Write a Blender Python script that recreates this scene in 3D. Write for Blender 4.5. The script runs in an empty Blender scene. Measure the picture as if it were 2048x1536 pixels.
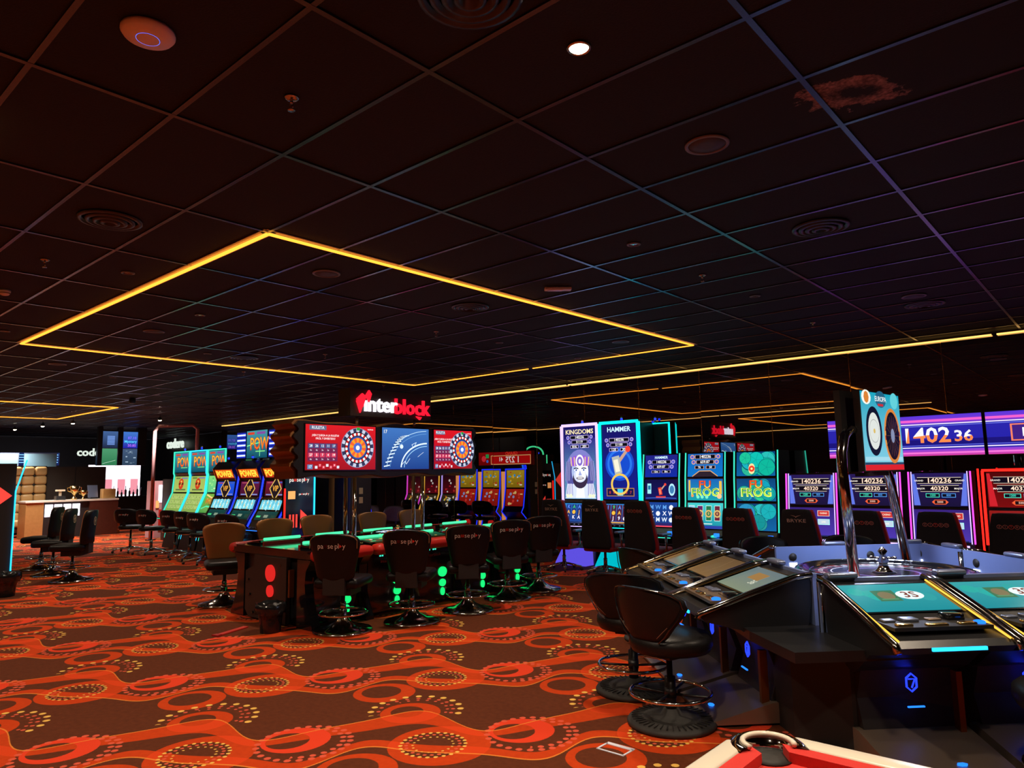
import bpy, bmesh, math, random
from mathutils import Vector, Matrix
random.seed(7)
PI = math.pi
SC = bpy.context.scene
COL = SC.collection
# ------------------------------------------------------------------ camera
CF, CP, CR, CYAW, CZ, ZC = 1416.7, 0.12533, 0.01849, 0.71784, 1.65, 3.426
_c, _s = math.cos(CYAW), math.sin(CYAW)
_x = Vector((_c, _s, 0)); _y = Vector((-_s, _c, 0)); _z = Vector((0, 0, 1))
_f = _y*math.cos(CP) + _z*math.sin(CP); _u = _z*math.cos(CP) - _y*math.sin(CP)
_R = _x*math.cos(CR) - _u*math.sin(CR); _U = _x*math.sin(CR) + _u*math.cos(CR)
cam = bpy.data.cameras.new('camera'); camo = bpy.data.objects.new('camera', cam); COL.objects.link(camo)
cam.sensor_width = 36; cam.lens = CF*36/2048; cam.clip_start = 0.05; cam.clip_end = 200
m = Matrix.Identity(4)
for i in range(3):
    m[i][0] = _R[i]; m[i][1] = _U[i]; m[i][2] = -_f[i]
m[2][3] = CZ
camo.matrix_world = m
SC.camera = camo
# ------------------------------------------------------------------ world, exposure
w = bpy.data.worlds.new('world'); SC.world = w; w.use_nodes = True
w.node_tree.nodes['Background'].inputs[0].default_value = (0.5, 0.45, 0.5, 1)
w.node_tree.nodes['Background'].inputs[1].default_value = 0.02
vs = SC.view_settings
vs.view_transform = 'Standard'; vs.look = 'None'; vs.exposure = 0.0; vs.gamma = 1.0; vs.use_curve_mapping = False
cy = SC.cycles
cy.max_bounces = 6; cy.diffuse_bounces = 2; cy.glossy_bounces = 4; cy.transmission_bounces = 3
cy.sample_clamp_indirect = 2.0; cy.sample_clamp_direct = 0; cy.caustics_reflective = False; cy.caustics_refractive = False
cy.use_denoising = True; cy.use_adaptive_sampling = True; cy.adaptive_threshold = 0.02
cy.use_light_tree = True; cy.blur_glossy = 0.5
DOWN_E = 205.0        # power of the added hall spots and the lit spotlight
def spot(name, loc, e, col=(1, 0.80, 0.60), size=PI*0.72, blend=0.9, rad=0.06):
    l = bpy.data.lights.new(name, 'SPOT'); l.energy = e; l.color = col; l.spot_size = size; l.spot_blend = blend
    l.shadow_soft_size = rad
    o = bpy.data.objects.new(name, l); o.location = loc; COL.objects.link(o); return o
# ------------------------------------------------------------------ node helpers
def lin(c):
    return tuple(((x/255)/12.92 if x/255 <= .04045 else ((x/255+.055)/1.055)**2.4) for x in c[:3])
def mat(name, col, rough=.5, metal=0.0, noise=0.0, nscale=60, bump=0.0, spec=.5, coat=0, col2=None, aniso=0):
    m = bpy.data.materials.new(name); m.use_nodes = True
    nt = m.node_tree; b = nt.nodes['Principled BSDF']
    b.inputs['Base Color'].default_value = (*col, 1); b.inputs['Roughness'].default_value = rough
    b.inputs['Metallic'].default_value = metal; b.inputs['Specular IOR Level'].default_value = spec
    b.inputs['Coat Weight'].default_value = coat; b.inputs['Coat Roughness'].default_value = .08
    if noise or bump or col2:
        tc = nt.nodes.new('ShaderNodeTexCoord'); n = nt.nodes.new('ShaderNodeTexNoise')
        n.inputs['Scale'].default_value = nscale; n.inputs['Detail'].default_value = 4
        nt.links.new(tc.outputs['Object'], n.inputs['Vector'])
        if noise or col2:
            mx = nt.nodes.new('ShaderNodeMix'); mx.data_type = 'RGBA'
            mx.inputs[6].default_value = (*col, 1)
            mx.inputs[7].default_value = (*(col2 or [min(1, c*(1+noise*2)) for c in col]), 1)
            nt.links.new(n.outputs['Fac'], mx.inputs[0]); nt.links.new(mx.outputs[2], b.inputs['Base Color'])
        if bump:
            bp = nt.nodes.new('ShaderNodeBump'); bp.inputs['Strength'].default_value = bump; bp.inputs['Distance'].default_value = .004
            nt.links.new(n.outputs['Fac'], bp.inputs['Height']); nt.links.new(bp.outputs[0], b.inputs['Normal'])
    return m
def glow(name, col, s=1.0, sample=True):
    m = bpy.data.materials.new(name); m.use_nodes = True; nt = m.node_tree
    nt.nodes.clear(); e = nt.nodes.new('ShaderNodeEmission'); o = nt.nodes.new('ShaderNodeOutputMaterial')
    e.inputs[0].default_value = (*col, 1); e.inputs[1].default_value = s
    nt.links.new(e.outputs[0], o.inputs[0])
    if not sample: m.cycles.emission_sampling = 'NONE'
    return m
def screen_mat(name, s, sample):
    m = bpy.data.materials.new(name); m.use_nodes = True; nt = m.node_tree
    b = nt.nodes['Principled BSDF']; a = nt.nodes.new('ShaderNodeAttribute'); a.attribute_name = 'Col'
    b.inputs['Base Color'].default_value = (.01, .01, .01, 1); b.inputs['Roughness'].default_value = .15
    b.inputs['Specular IOR Level'].default_value = .3
    nt.links.new(a.outputs['Color'], b.inputs['Emission Color']); b.inputs['Emission Strength'].default_value = s
    m.cycles.emission_sampling = 'FRONT' if sample else 'NONE'
    return m
M = {}
M['black'] = mat('black_satin', (.012, .012, .014), .35)
M['matte'] = mat('black_matte', (.014, .012, .011), .6, noise=.3)
M['gloss'] = mat('black_gloss', (.008, .008, .01), .12, coat=.5)
M['leather'] = mat('black_leather', (.007, .006, .006), .40, bump=.25, nscale=120, spec=.28)
M['leather_warm_lit'] = mat('warm_lit_leather', (.42, .17, .045), .45, bump=.25, nscale=120)  # leather with the warm overhead light put into its colour
M['chrome'] = mat('chrome', (.8, .79, .77), .1, 1.0)
M['chrome_dark'] = mat('smoked_chrome', (.42, .38, .34), .14, 1.0)
M['gold'] = mat('gold_metal', (.85, .55, .2), .2, 1.0)
M['red_pad'] = mat('red_pad', lin((205, 40, 28)), .45)
M['red_fab'] = mat('red_fabric', lin((170, 16, 20)), .6)
M['blackfab'] = mat('black_fabric', (.006, .006, .008), .8, noise=.3)
M['brownbox'] = mat('brown_lacquer', lin((52, 44, 38)), .42, noise=.15, nscale=30)
M['panel'] = mat('dark_grey_panel', lin((46, 40, 36)), .5, noise=.2, nscale=200)
M['bronze'] = mat('bronze_lacquer', lin((120, 70, 30)), .38, .6)
M['satin'] = mat('satin_steel', lin((150, 160, 190)), .35, .75)
M['blueplate'] = mat('bluish_satin_plate', lin((140, 160, 215)), .4, .35)
M['wave_warm_lit'] = mat('warm_lit_side', lin((150, 100, 55)), .4, .3)  # dark box sides, the orange LED reflection put into their colour
M['steelplate'] = mat('brushed_plate', lin((150, 130, 112)), .38, .6)
M['rubber'] = mat('rubber', (.02, .018, .016), .7, noise=.4)
M['white'] = mat('white_plastic', (.82, .84, .95), .4)
M['cream'] = mat('white_lacquer', lin((236, 226, 205)), .25)
M['felt'] = mat('red_felt', lin((196, 44, 36)), .85, noise=.15, nscale=300)
M['wood'] = mat('reddish_wood', lin((90, 45, 28)), .4, col2=lin((70, 32, 20)), nscale=12)
M['lightwood'] = mat('light_wood', lin((190, 140, 80)), .5, col2=lin((165, 118, 62)), nscale=14)
M['tan'] = mat('tan_leather', lin((185, 145, 92)), .35)
M['bag'] = mat('black_bin_bag', (.01, .01, .011), .18, bump=1.0, nscale=18)
M['glass'] = mat('dark_glass', (.01, .012, .015), .05, coat=.6)
M['pink'] = mat('pinkish_plastic', lin((205, 150, 150)), .4)
M['paper'] = mat('paper', lin((225, 205, 170)), .7)
M['wall'] = mat('black_wall', (.012, .011, .012), .45, noise=.3, nscale=3)
M['tile'] = mat('black_ceiling_tile', (.0028, .0027, .0030), .85, noise=.5, nscale=90, bump=.5)
M['bar'] = mat('grid_bar_metal', (.12, .155, .24), .24, .95)
M['screen'] = screen_mat('screen_light', 1.25, True)
M['scr0'] = screen_mat('screen_print', 1.25, False)
M['letters'] = screen_mat('lettering_light', 1.6, False)
M['strip'] = glow('orange_led_strip', (1.0, .33, .03), 2.6)
M['strip2'] = glow('warm_led_strip', (1.0, .52, .13), 1.9)
M['cyan'] = glow('cyan_led', lin((10, 225, 225)), 2.2)
M['blue'] = glow('blue_led', lin((30, 110, 255)), 2.2)
M['sky'] = glow('sky_blue_led', lin((40, 190, 255)), 2.0)
M['deepblue'] = glow('deep_blue_led', lin((30, 50, 255)), 2.6)
M['halo_reflector'] = mat('white_halo_reflector', (.75, .72, .7), .6)  # white reflector added around the strips to catch an orange halo
M['purple'] = glow('purple_led', lin((190, 165, 255)), 2.0)
M['magenta'] = glow('magenta_led', lin((235, 70, 215)), 1.8)
M['redled'] = glow('red_led', lin((255, 30, 22)), 2.6)
M['aqua'] = glow('aqua_led', lin((60, 225, 190)), 1.3)
M['green'] = glow('green_led', lin((70, 225, 150)), 1.7)
M['greendisc'] = glow('green_disc_glow', lin((20, 205, 95)), 2.0)
M['yellow'] = glow('yellow_led', lin((255, 190, 70)), 1.6)
M['whiteled'] = glow('white_led', (1, .97, 1), 3.0)
M['lamp'] = glow('lamp_glow', (1, .86, .62), 40.0, False)
M['cyanpanel'] = glow('cyan_kick_panel', lin((0, 190, 205)), 1.0)
M['violetpanel'] = glow('violet_kick_panel', lin((95, 80, 225)), 1.0)
M['orangepanel'] = glow('orange_lit_panel', lin((255, 170, 100)), 1.3)
M['reddisc'] = glow('red_lit_disc', lin((225, 40, 35)), 1.0, False)
M['whitewall'] = glow('backlit_shelf', lin((235, 225, 240)), 3.0)
# ------------------------------------------------------------------ geometry accumulator
_tc = {}
def text_mesh(s, bold=0.0):
    k = (s, bold)
    if k not in _tc:
        cu = bpy.data.curves.new('t', 'FONT'); cu.body = s; cu.resolution_u = 2; cu.offset = bold
        cu.align_x = 'CENTER'; cu.align_y = 'CENTER'
        o = bpy.data.objects.new('t', cu); COL.objects.link(o)
        dg = bpy.context.evaluated_depsgraph_get(); me = bpy.data.meshes.new_from_object(o.evaluated_get(dg))
        _tc[k] = ([v.co.copy() for v in me.vertices], [tuple(p.vertices) for p in me.polygons])
        bpy.data.objects.remove(o); bpy.data.curves.remove(cu); bpy.data.meshes.remove(me)
    return _tc[k]
class G:
    def __init__(s): s.v = []; s.f = []; s.m = []; s.c = []; s.sm = []; s.T = None
    def add(s, vs_, fs, mi=0, col=None, smooth=False):
        o = len(s.v)
        if s.T is not None: vs_ = [s.T @ Vector(p) for p in vs_]
        s.v += [tuple(p) for p in vs_]
        for f in fs:
            s.f.append(tuple(i+o for i in f)); s.m.append(mi); s.sm.append(smooth)
            s.c.append(col[:] if isinstance(col, list) else col)
        return s
    def box(s, x, y, z, sx, sy, sz, mi=0, rz=0, col=None, top=None):
        """centre x,y ; z = bottom ; top = scale of the upper face"""
        t = top or (1, 1); P = []
        for k, (zz, a, b) in enumerate(((z, 1, 1), (z+sz, t[0], t[1]))):
            for dx, dy in ((-1, -1), (1, -1), (1, 1), (-1, 1)):
                px, py = dx*sx/2*a, dy*sy/2*b
                P.append((x+px*math.cos(rz)-py*math.sin(rz), y+px*math.sin(rz)+py*math.cos(rz), zz))
        return s.add(P, [(3, 2, 1, 0), (4, 5, 6, 7), (0, 1, 5, 4), (1, 2, 6, 5), (2, 3, 7, 6), (3, 0, 4, 7)], mi, col)
    def rbox(s, x, y, z, sx, sy, sz, r=.03, seg=3, mi=0, rz=0, rx=0):
        b = bmesh.new(); bmesh.ops.create_cube(b, size=1)
        for v in b.verts: v.co = Vector((v.co.x*sx, v.co.y*sy, v.co.z*sz))
        bmesh.ops.bevel(b, geom=b.edges[:], offset=min(r, .49*min(sx, sy, sz)), segments=seg, affect='EDGES', profile=.5)
        Mx = Matrix.Translation((x, y, z+sz/2)) @ Matrix.Rotation(rz, 4, 'Z') @ Matrix.Rotation(rx, 4, 'X')
        b.verts.index_update()
        s.add([Mx @ v.co for v in b.verts], [tuple(v.index for v in f.verts) for f in b.faces], mi, None, True); b.free()
        return s
    def lathe(s, prof, x=0, y=0, n=24, mi=0, smooth=True):
        P = []; F = []
        for r, z in prof:
            for i in range(n):
                a = 2*PI*i/n; P.append((x+r*math.cos(a), y+r*math.sin(a), z))
        for j in range(len(prof)-1):
            for i in range(n):
                k = (i+1) % n; F.append((j*n+i, j*n+k, (j+1)*n+k, (j+1)*n+i))
        F.append(tuple(range(n-1, -1, -1))); F.append(tuple((len(prof)-1)*n+i for i in range(n)))
        return s.add(P, F, mi, None, smooth)
    def tube(s, path, r, n=8, closed=False, mi=0, flat=None):
        pts = [Vector(p) for p in path]; P = []; F = []; N = len(pts)
        up0 = None
        for i, p in enumerate(pts):
            a = pts[(i-1) % N] if (i or closed) else p; b = pts[(i+1) % N] if (i < N-1 or closed) else p
            d = (b-a).normalized()
            up = Vector((0, 0, 1)) if abs(d.z) < .9 else Vector((0, 1, 0))
            if up0 is not None:
                up = up0
            e1 = d.cross(up)
            if e1.length < 1e-4: e1 = d.cross(Vector((1, 0, 0)))
            e1.normalize(); e2 = e1.cross(d).normalized(); up0 = e2
            for k in range(n):
                t = 2*PI*k/n+PI/n; P.append(p+e1*math.cos(t)*r*(flat or 1)+e2*math.sin(t)*r)
        for i in range(N if closed else N-1):
            j = (i+1) % N
            for k in range(n): F.append((i*n+k, i*n+(k+1) % n, j*n+(k+1) % n, j*n+k))
        if not closed: F += [tuple(range(n-1, -1, -1)), tuple((N-1)*n+k for k in range(n))]
        return s.add(P, F, mi, None, n > 5)
    def ring(s, x, y, z, R, r, n=28, k=6, mi=0):
        return s.tube([(x+R*math.cos(2*PI*i/n), y+R*math.sin(2*PI*i/n), z) for i in range(n)], r, k, True, mi)
    def prism(s, poly, ax, lo, hi, mi=0, smooth=False, col=None):
        """poly = (a,b) points ; ax 'x' -> (y,z) extruded in x ; 'y' -> (x,z) ; 'z' -> (x,y)"""
        f = {'x': lambda p, t: (t, p[0], p[1]), 'y': lambda p, t: (p[0], t, p[1]), 'z': lambda p, t: (p[0], p[1], t)}[ax]
        n = len(poly); P = [f(p, lo) for p in poly]+[f(p, hi) for p in poly]
        ar = sum(poly[i][0]*poly[(i+1) % n][1]-poly[(i+1) % n][0]*poly[i][1] for i in range(n))
        fl = (ar > 0) != (ax == 'y')
        sides = [(i, (i+1) % n, n+(i+1) % n, n+i) for i in range(n)]
        caps = [tuple(range(n-1, -1, -1)), tuple(range(n, 2*n))]
        if not fl: sides = [t[::-1] for t in sides]; caps = [t[::-1] for t in caps]
        s.add(P, sides, mi, col, smooth); o = len(s.v)-2*n
        for c in caps: s.f.append(tuple(i+o for i in c)); s.m.append(mi); s.sm.append(False); s.c.append(col)
        return s
    def shell(s, rows, th, curv, nx=10, mi=0, y0=0, edge=.25, fi=None):
        """padded back : rows (z, halfwidth, yoff); curv bends the sides forward (+y)"""
        P = []; F = []; nr = len(rows)
        for side in (-1, 1):
            for (z, hw, yo) in rows:
                for i in range(nx+1):
                    t = -1+2*i/nx; x = hw*t
                    e = max(edge, (1-abs(t)**4)**.5)
                    P.append((x, y0+yo+curv*x*x+side*th/2*e, z))
        K = (nx+1)*nr
        for j in range(nr-1):
            for i in range(nx):
                a = j*(nx+1)+i; F.append((a, a+1, a+nx+2, a+nx+1)); b = a+K; F.append((b+nx+1, b+nx+2, b+1, b))
        m0 = len(s.f); nb = len(F)
        for j in range(nr-1):
            a = j*(nx+1); F.append((a, a+nx+1, a+nx+1+K, a+K)); a += nx; F.append((a+nx+1, a, a+K, a+nx+1+K))
        for i in range(nx):
            a = i; F.append((a+1, a, a+K, a+1+K)); a = (nr-1)*(nx+1)+i; F.append((a, a+1, a+1+K, a+K))
        s.add(P, F, mi, None, True)
        if fi is not None:
            for q in range(m0, m0+nb):
                if (q-m0) % 2 == 1: s.m[q] = fi
        return s
    def text(s, t, size, o, xd=(1, 0, 0), yd=(0, 0, 1), mi=0, col=None, bold=0.0, sx=1.0, warp=None):
        vv, ff = text_mesh(t, bold); o = Vector(o); xd = Vector(xd); yd = Vector(yd)
        P = [o+xd*(v.x*size*sx)+yd*(v.y*size) for v in vv]
        if warp: P = [warp(p) for p in P]
        return s.add(P, ff, mi, col)
    def out(s, name, mats, parent=None, kind=None, label=None, loc=None):
        me = bpy.data.meshes.new(name); me.from_pydata(s.v, [], s.f)
        for k in (mats if isinstance(mats, (list, tuple)) else [mats]): me.materials.append(M[k] if isinstance(k, str) else k)
        me.polygons.foreach_set('material_index', s.m); me.polygons.foreach_set('use_smooth', s.sm)
        if any(c is not None for c in s.c):
            at = me.color_attributes.new('Col', 'FLOAT_COLOR', 'CORNER'); buf = []
            for f, c in zip(s.f, s.c):
                for q in range(len(f)):
                    if c is None: buf += [0, 0, 0, 1]
                    elif isinstance(c, list): buf += [*c[q % len(c)], 1]
                    else: buf += [*c, 1]
            at.data.foreach_set('color', buf)
        o = bpy.data.objects.new(name, me); COL.objects.link(o)
        if parent: o.parent = parent
        if kind: o['kind'] = kind
        if label: o['label'] = label
        if loc: o.location = loc
        return o
def empty(name, label, cat, loc=(0, 0, 0), rz=0, group=None):
    o = bpy.data.objects.new(name, None); COL.objects.link(o); o.location = loc; o.rotation_euler = (0, 0, rz)
    o.empty_display_size = .1; return tag(o, label, cat, group)
def tag(o, label, cat, group=None):
    o['label'] = label; o['category'] = cat
    if group: o['group'] = group
    return o
KIDS = None
def dup(root, loc, rz, label, group=None):
    def cp(o, par):
        c = o.copy(); COL.objects.link(c)
        if par: c.parent = par
        for ch in o.children: cp(ch, c)
        return c
    r = cp(root, None); r.location = loc; r.rotation_euler = (0, 0, rz); r['label'] = label
    if group: r['group'] = group
    return r
# ------------------------------------------------------------------ screen art (flat prints on screens)
class Art:
    """flat coloured shapes in metres on a w x h panel; layer lifts each shape a hair"""
    def __init__(s, w, h): s.w = w; s.h = h; s.q = []
    def poly(s, pts, col, L=1): s.q.append((pts, [tuple(range(len(pts)))], col, L))
    def rect(s, x0, y0, x1, y1, col, L=1, col2=None):
        c = lin(col) if max(col) > 1.5 else col
        if col2 is not None:
            d = lin(col2); c = [c, c, d, d]
        s.poly([(x0*s.w, y0*s.h), (x1*s.w, y0*s.h), (x1*s.w, y1*s.h), (x0*s.w, y1*s.h)], c, L)
    def disc(s, cx, cy, r, col, L=1, n=18, ry=None, a0=0, a1=2*PI):
        cx *= s.w; cy *= s.h; ry = ry or r
        s.poly([(cx+r*math.cos(a0+(a1-a0)*i/n), cy+ry*math.sin(a0+(a1-a0)*i/n)) for i in range(n + (a1-a0 < 6))], lin(col), L)
    def ringo(s, cx, cy, r0, r1, col, L=1, n=28, a0=0, a1=2*PI, col2=None):
        cx *= s.w; cy *= s.h; P = []; F = []
        for i in range(n+1):
            a = a0+(a1-a0)*i/n
            P += [(cx+r0*math.cos(a), cy+r0*math.sin(a)), (cx+r1*math.cos(a), cy+r1*math.sin(a))]
        for i in range(n):
            if col2 is None or i % 2 == 0: F.append((2*i, 2*i+1, 2*i+3, 2*i+2))
        s.q.append((P, F, lin(col), L))
        if col2 is not None: s.q.append((P, [(2*i, 2*i+1, 2*i+3, 2*i+2) for i in range(1, n, 2)], lin(col2), L))
    def text(s, t, x, y, size, col, L=3, bold=.01, sx=1.0, col2=None):
        vv, ff = text_mesh(t, bold); x *= s.w; y *= s.h
        c1 = lin(col)
        if col2:
            c2 = lin(col2); lo, hi = [f for f in ff if sum(vv[i].y for i in f)/len(f) < 0], [f for f in ff if sum(vv[i].y for i in f)/len(f) >= 0]
            P = [(x+v.x*size*sx, y+v.y*size) for v in vv]
            s.q.append((P, lo, c2, L)); s.q.append((P, hi, c1, L)); return
        s.q.append(([(x+v.x*size*sx, y+v.y*size) for v in vv], ff, c1, L))
    def line(s, pts, wd, col, L=2):
        for a, b in zip(pts, pts[1:]):
            ax, ay, bx, by = a[0]*s.w, a[1]*s.h, b[0]*s.w, b[1]*s.h
            d = math.hypot(bx-ax, by-ay) or 1; nx, ny = -(by-ay)/d*wd/2, (bx-ax)/d*wd/2
            s.poly([(ax+nx, ay+ny), (ax-nx, ay-ny), (bx-nx, by-ny), (bx+nx, by+ny)], lin(col), L)
    def bar(s, t, x, y, wd, hg, size, fill=(6, 8, 20), edge=(230, 215, 190), tc=(255, 255, 255), L=2):
        s.rect(x-wd/2-.012, y-hg/2-.006, x+wd/2+.012, y+hg/2+.006, edge, L); s.rect(x-wd/2, y-hg/2, x+wd/2, y+hg/2, fill, L+1)
        s.text(t, x, y, size, tc, L+2)
    def put(s, g, o, xd, yd, mi=0, step=.0006):
        """o = lower left corner"""
        o = Vector(o); xd = Vector(xd).normalized(); yd = Vector(yd).normalized(); n = xd.cross(yd)
        for pts, ff, c, L in s.q:
            g.add([o+xd*p[0]+yd*p[1]+n*(L*step) for p in pts], ff, mi, c if isinstance(c, list) else tuple(c))
    def clip_ok(s): return s
R_ = random.Random(3)
def gradbg(a, c0, c1, n=1): a.rect(0, 0, 1, 1, c0, 0, c1)
def reels(a, y0, y1, x0=.06, x1=.94, n=5, rows=3, bg=(235, 235, 255), syms='JKQA9', dark=False, cols=((250, 250, 255),)):
    for i in range(n):
        xa = x0+(x1-x0)*i/n; xb = x0+(x1-x0)*(i+1)/n
        a.rect(xa+.01, y0, xb-.01, y1, bg, 1)
        for j in range(rows):
            c = cols[(i*3+j*2) % len(cols)]; yy = y0+(y1-y0)*(j+.5)/rows
            if (i+j*2) % 4 == 3: a.disc((xa+xb)/2, yy, min((xb-xa)*a.w*.36, (y1-y0)*a.h/rows*.4), cols[(i+j) % len(cols)], 2, 8)
            else: a.text(syms[(i*2+j) % len(syms)], (xa+xb)/2, yy, (y1-y0)*a.h/rows*.95, c, 2, .02)
def jackpot_bars(a, vals, y0, dy, size, rim=(190, 170, 220)):
    for k, v in enumerate(vals[:2]):
        ww = .56-.08*k; a.bar(v, .5, y0-dy*k, ww, dy*.66, min(size*1.3, dy*a.h*.8)*(1-.12*k), edge=rim)
        for sx in (-1, 1):
            a.disc(.5+sx*(ww/2+.09), y0-dy*k, dy*a.h*.42, rim, 2, 12); a.disc(.5+sx*(ww/2+.09), y0-dy*k, dy*a.h*.3, (90, 90, 190), 3, 10)
    for sx, v in zip((-1, 1), vals[2:]):
        a.bar(v, .5+sx*.16, y0-dy*2, .24, dy*.5, size*.6, edge=rim)
def frog_pads(a, seed, flower=None):
    r = random.Random(seed); gradbg(a, (10, 90, 150), (5, 60, 110))
    for i in range(16):
        x, y = r.random(), r.random(); q = a.h*(.24+.16*r.random())
        x = min(max(x, q/a.w*.98), 1-q/a.w*.98); y = min(max(y, q/a.h*.98), 1-q/a.h*.98)
        c = (int(10+30*r.random()), int(130+60*r.random()), int(130+50*r.random()))
        a.disc(x, y, q, (4, 70, 90), 1+i*.2, 18); a.disc(x, y, q*.95, c, 1.1+i*.2, 18)
        for t in range(5): a.line([(x, y), (x+math.cos(t*1.26)*q*.8/a.w, y+math.sin(t*1.26)*q*.8/a.h)], .003, (10, 100, 110), 1.15+i*.2)
    if flower:
        for t in range(12): a.disc(flower[0]+math.cos(t*.5236)*.045/a.w*a.h*1.1, flower[1]+math.sin(t*.5236)*.13, a.h*.09, (250, 215, 150), 6, 8)
        a.disc(flower[0], flower[1], a.h*.13, (220, 60, 40), 6.5, 12); a.disc(flower[0], flower[1], a.h*.05, (250, 220, 140), 7, 8)
def fu_frog(a):
    a.text('FU', .5, .72, a.h*.5, (130, 25, 5), 6, .035, 1.1); a.text('FU', .5, .73, a.h*.48, (255, 80, 30), 7, .01, 1.1, (255, 190, 60))
    a.text('FROG', .5, .36, a.h*.52, (250, 240, 120), 6, .035, 1.05); a.text('FROG', .5, .365, a.h*.5, (60, 160, 30), 7, .0, 1.05, (150, 220, 50))
def pow_art(a):
    gradbg(a, (10, 70, 90), (60, 140, 150)); a.rect(.05, .86, .38, .95, (200, 60, 40), 1); a.rect(.5, .86, .9, .95, (120, 70, 150), 1)
    a.text('POW', .62, .5, a.w*.42, (180, 40, 10), 3, .04, .9); a.text('POW', .62, .505, a.w*.42, (255, 190, 50), 4, 0, .9, (240, 110, 40))
    a.rect(.45, .22, .9, .26, (120, 210, 120), 2)
def busy(a, seed, bgs, n=26, cols=((230, 190, 60), (200, 60, 40), (60, 160, 220), (250, 240, 220))):
    r = random.Random(seed); gradbg(a, bgs[0], bgs[1])
    for i in range(n):
        x, y = .05+.8*r.random(), .05+.82*r.random(); c = cols[r.randrange(len(cols))]
        if r.random() < .5: a.rect(x, y, min(.97, x+.05+.12*r.random()), min(.97, y+.03+.08*r.random()), c, 1+i*.05)
        else:
            q = min(.04+.05*r.random(), 1)*a.w; a.disc(min(max(x, .12), .88), min(max(y, .14), .86), q*.8, c, 1+i*.05, 8)
def wheel_art(a, cx, cy, R, hub=(230, 150, 40)):
    a.disc(cx, cy, R, (120, 130, 160), 2, 30); a.ringo(cx, cy, R*.8, R*.97, (40, 45, 80), 3, 30, col2=(190, 195, 215))
    a.disc(cx, cy, R*.8, (15, 18, 30), 3.5, 30); a.ringo(cx, cy, R*.62, R*.75, (235, 235, 240), 4, 36, col2=(190, 30, 30))
    a.disc(cx, cy, R*.58, (40, 70, 150), 4.5, 24); a.ringo(cx, cy, R*.26, R*.5, hub, 5, 18, col2=(230, 90, 40))
    a.disc(cx, cy, R*.26, (70, 100, 190), 5.5, 16); a.disc(cx, cy, R*.12, (235, 235, 250), 6, 10)
def roulette_red(a):
    gradbg(a, (150, 10, 25), (205, 20, 32)); a.rect(.05, .88, .28, .98, (90, 100, 130), 1); a.text('RULETA', .165, .93, a.h*.09, (235, 235, 240), 3)
    a.text('¡VEN Y JUEGA A LA RULETA!', .27, .76, a.h*.062, (255, 245, 245), 3, .01, .9); a.text('FÁCIL Y DIVERTIDO!', .27, .69, a.h*.062, (255, 245, 245), 3, .01, .9)
    for k, (y, ns, c) in enumerate(((.52, ('28', '26', '12', '11', '17'), (70, 80, 130)), (.32, ('27', '5', '7', '4', '19'), (205, 60, 90)))):
        a.rect(.03, y-.13, .44, y+.07, (110, 30, 70), 1)
        for i, t in enumerate(ns):
            a.rect(.04+i*.078, y-.04, .105+i*.078, y+.055, c, 2); a.text(t, .073+i*.078, y+.008, a.h*.075, (255, 255, 255), 3)
            a.text(('4x', '4x', '3x', '3x', '2x')[i], .073+i*.078, y-.085, a.h*.05, (230, 225, 235), 3)
    a.rect(.03, .02, .1, .12, (90, 120, 170), 2); a.text('17', .065, .07, a.h*.08, (255, 255, 255), 3)
    for i, t in enumerate(('5', '7', '4', '8', '2', '9', '1')): a.rect(.13+i*.05, .03+.04*(i % 2), .165+i*.05, .09+.04*(i % 2), (220, 70, 90) if i % 3 else (210, 210, 225), 2); a.text(t, .147+i*.05, .06+.04*(i % 2), a.h*.05, (255, 255, 255), 3)
    wheel_art(a, .73, .5, a.h*.46); a.rect(.71, .9, .76, .97, (30, 150, 60), 7); a.text('interblock', .92, .93, a.h*.04, (255, 255, 255), 3)
def roulette_blue(a):
    gradbg(a, (18, 60, 130), (60, 110, 180)); a.text('17', .06, .9, a.h*.12, (235, 235, 220), 4)
    for k in range(26):
        t = k/25; x, y = .02+.42*t, .02+.78*math.sin(t*1.57)
        a.line([(x, y), (x+.12, y+.03)], .014, (225, 240, 250) if k % 2 else (20, 60, 120), 3)
    P = lambda r: [(.98+r*math.cos(q/14*1.6+1.5)*.95, .02+r*math.sin(q/14*1.6+1.5)) for q in range(15)]
    for r, c, wd in ((.93, (180, 215, 240), .008), (.86, (120, 175, 225), .004), (.62, (220, 240, 255), .02), (.55, (150, 200, 240), .01)):
        pts = [p for p in P(r) if 0.01 < p[0] < .99 and .01 < p[1] < .97]; a.line(pts, wd, c, 4)
    a.line([(.4, .1), (.48, .2), (.5, .12), (.58, .26)], .006, (230, 245, 255), 5); a.line([(.62, .6), (.72, .66), (.66, .52), (.62, .6)], .006, (220, 240, 255), 5)
    a.disc(.4, .55, .03, (215, 235, 250), 5, 10); a.line([(.75, .3), (.88, .42)], .004, (230, 245, 255), 5)
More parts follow.
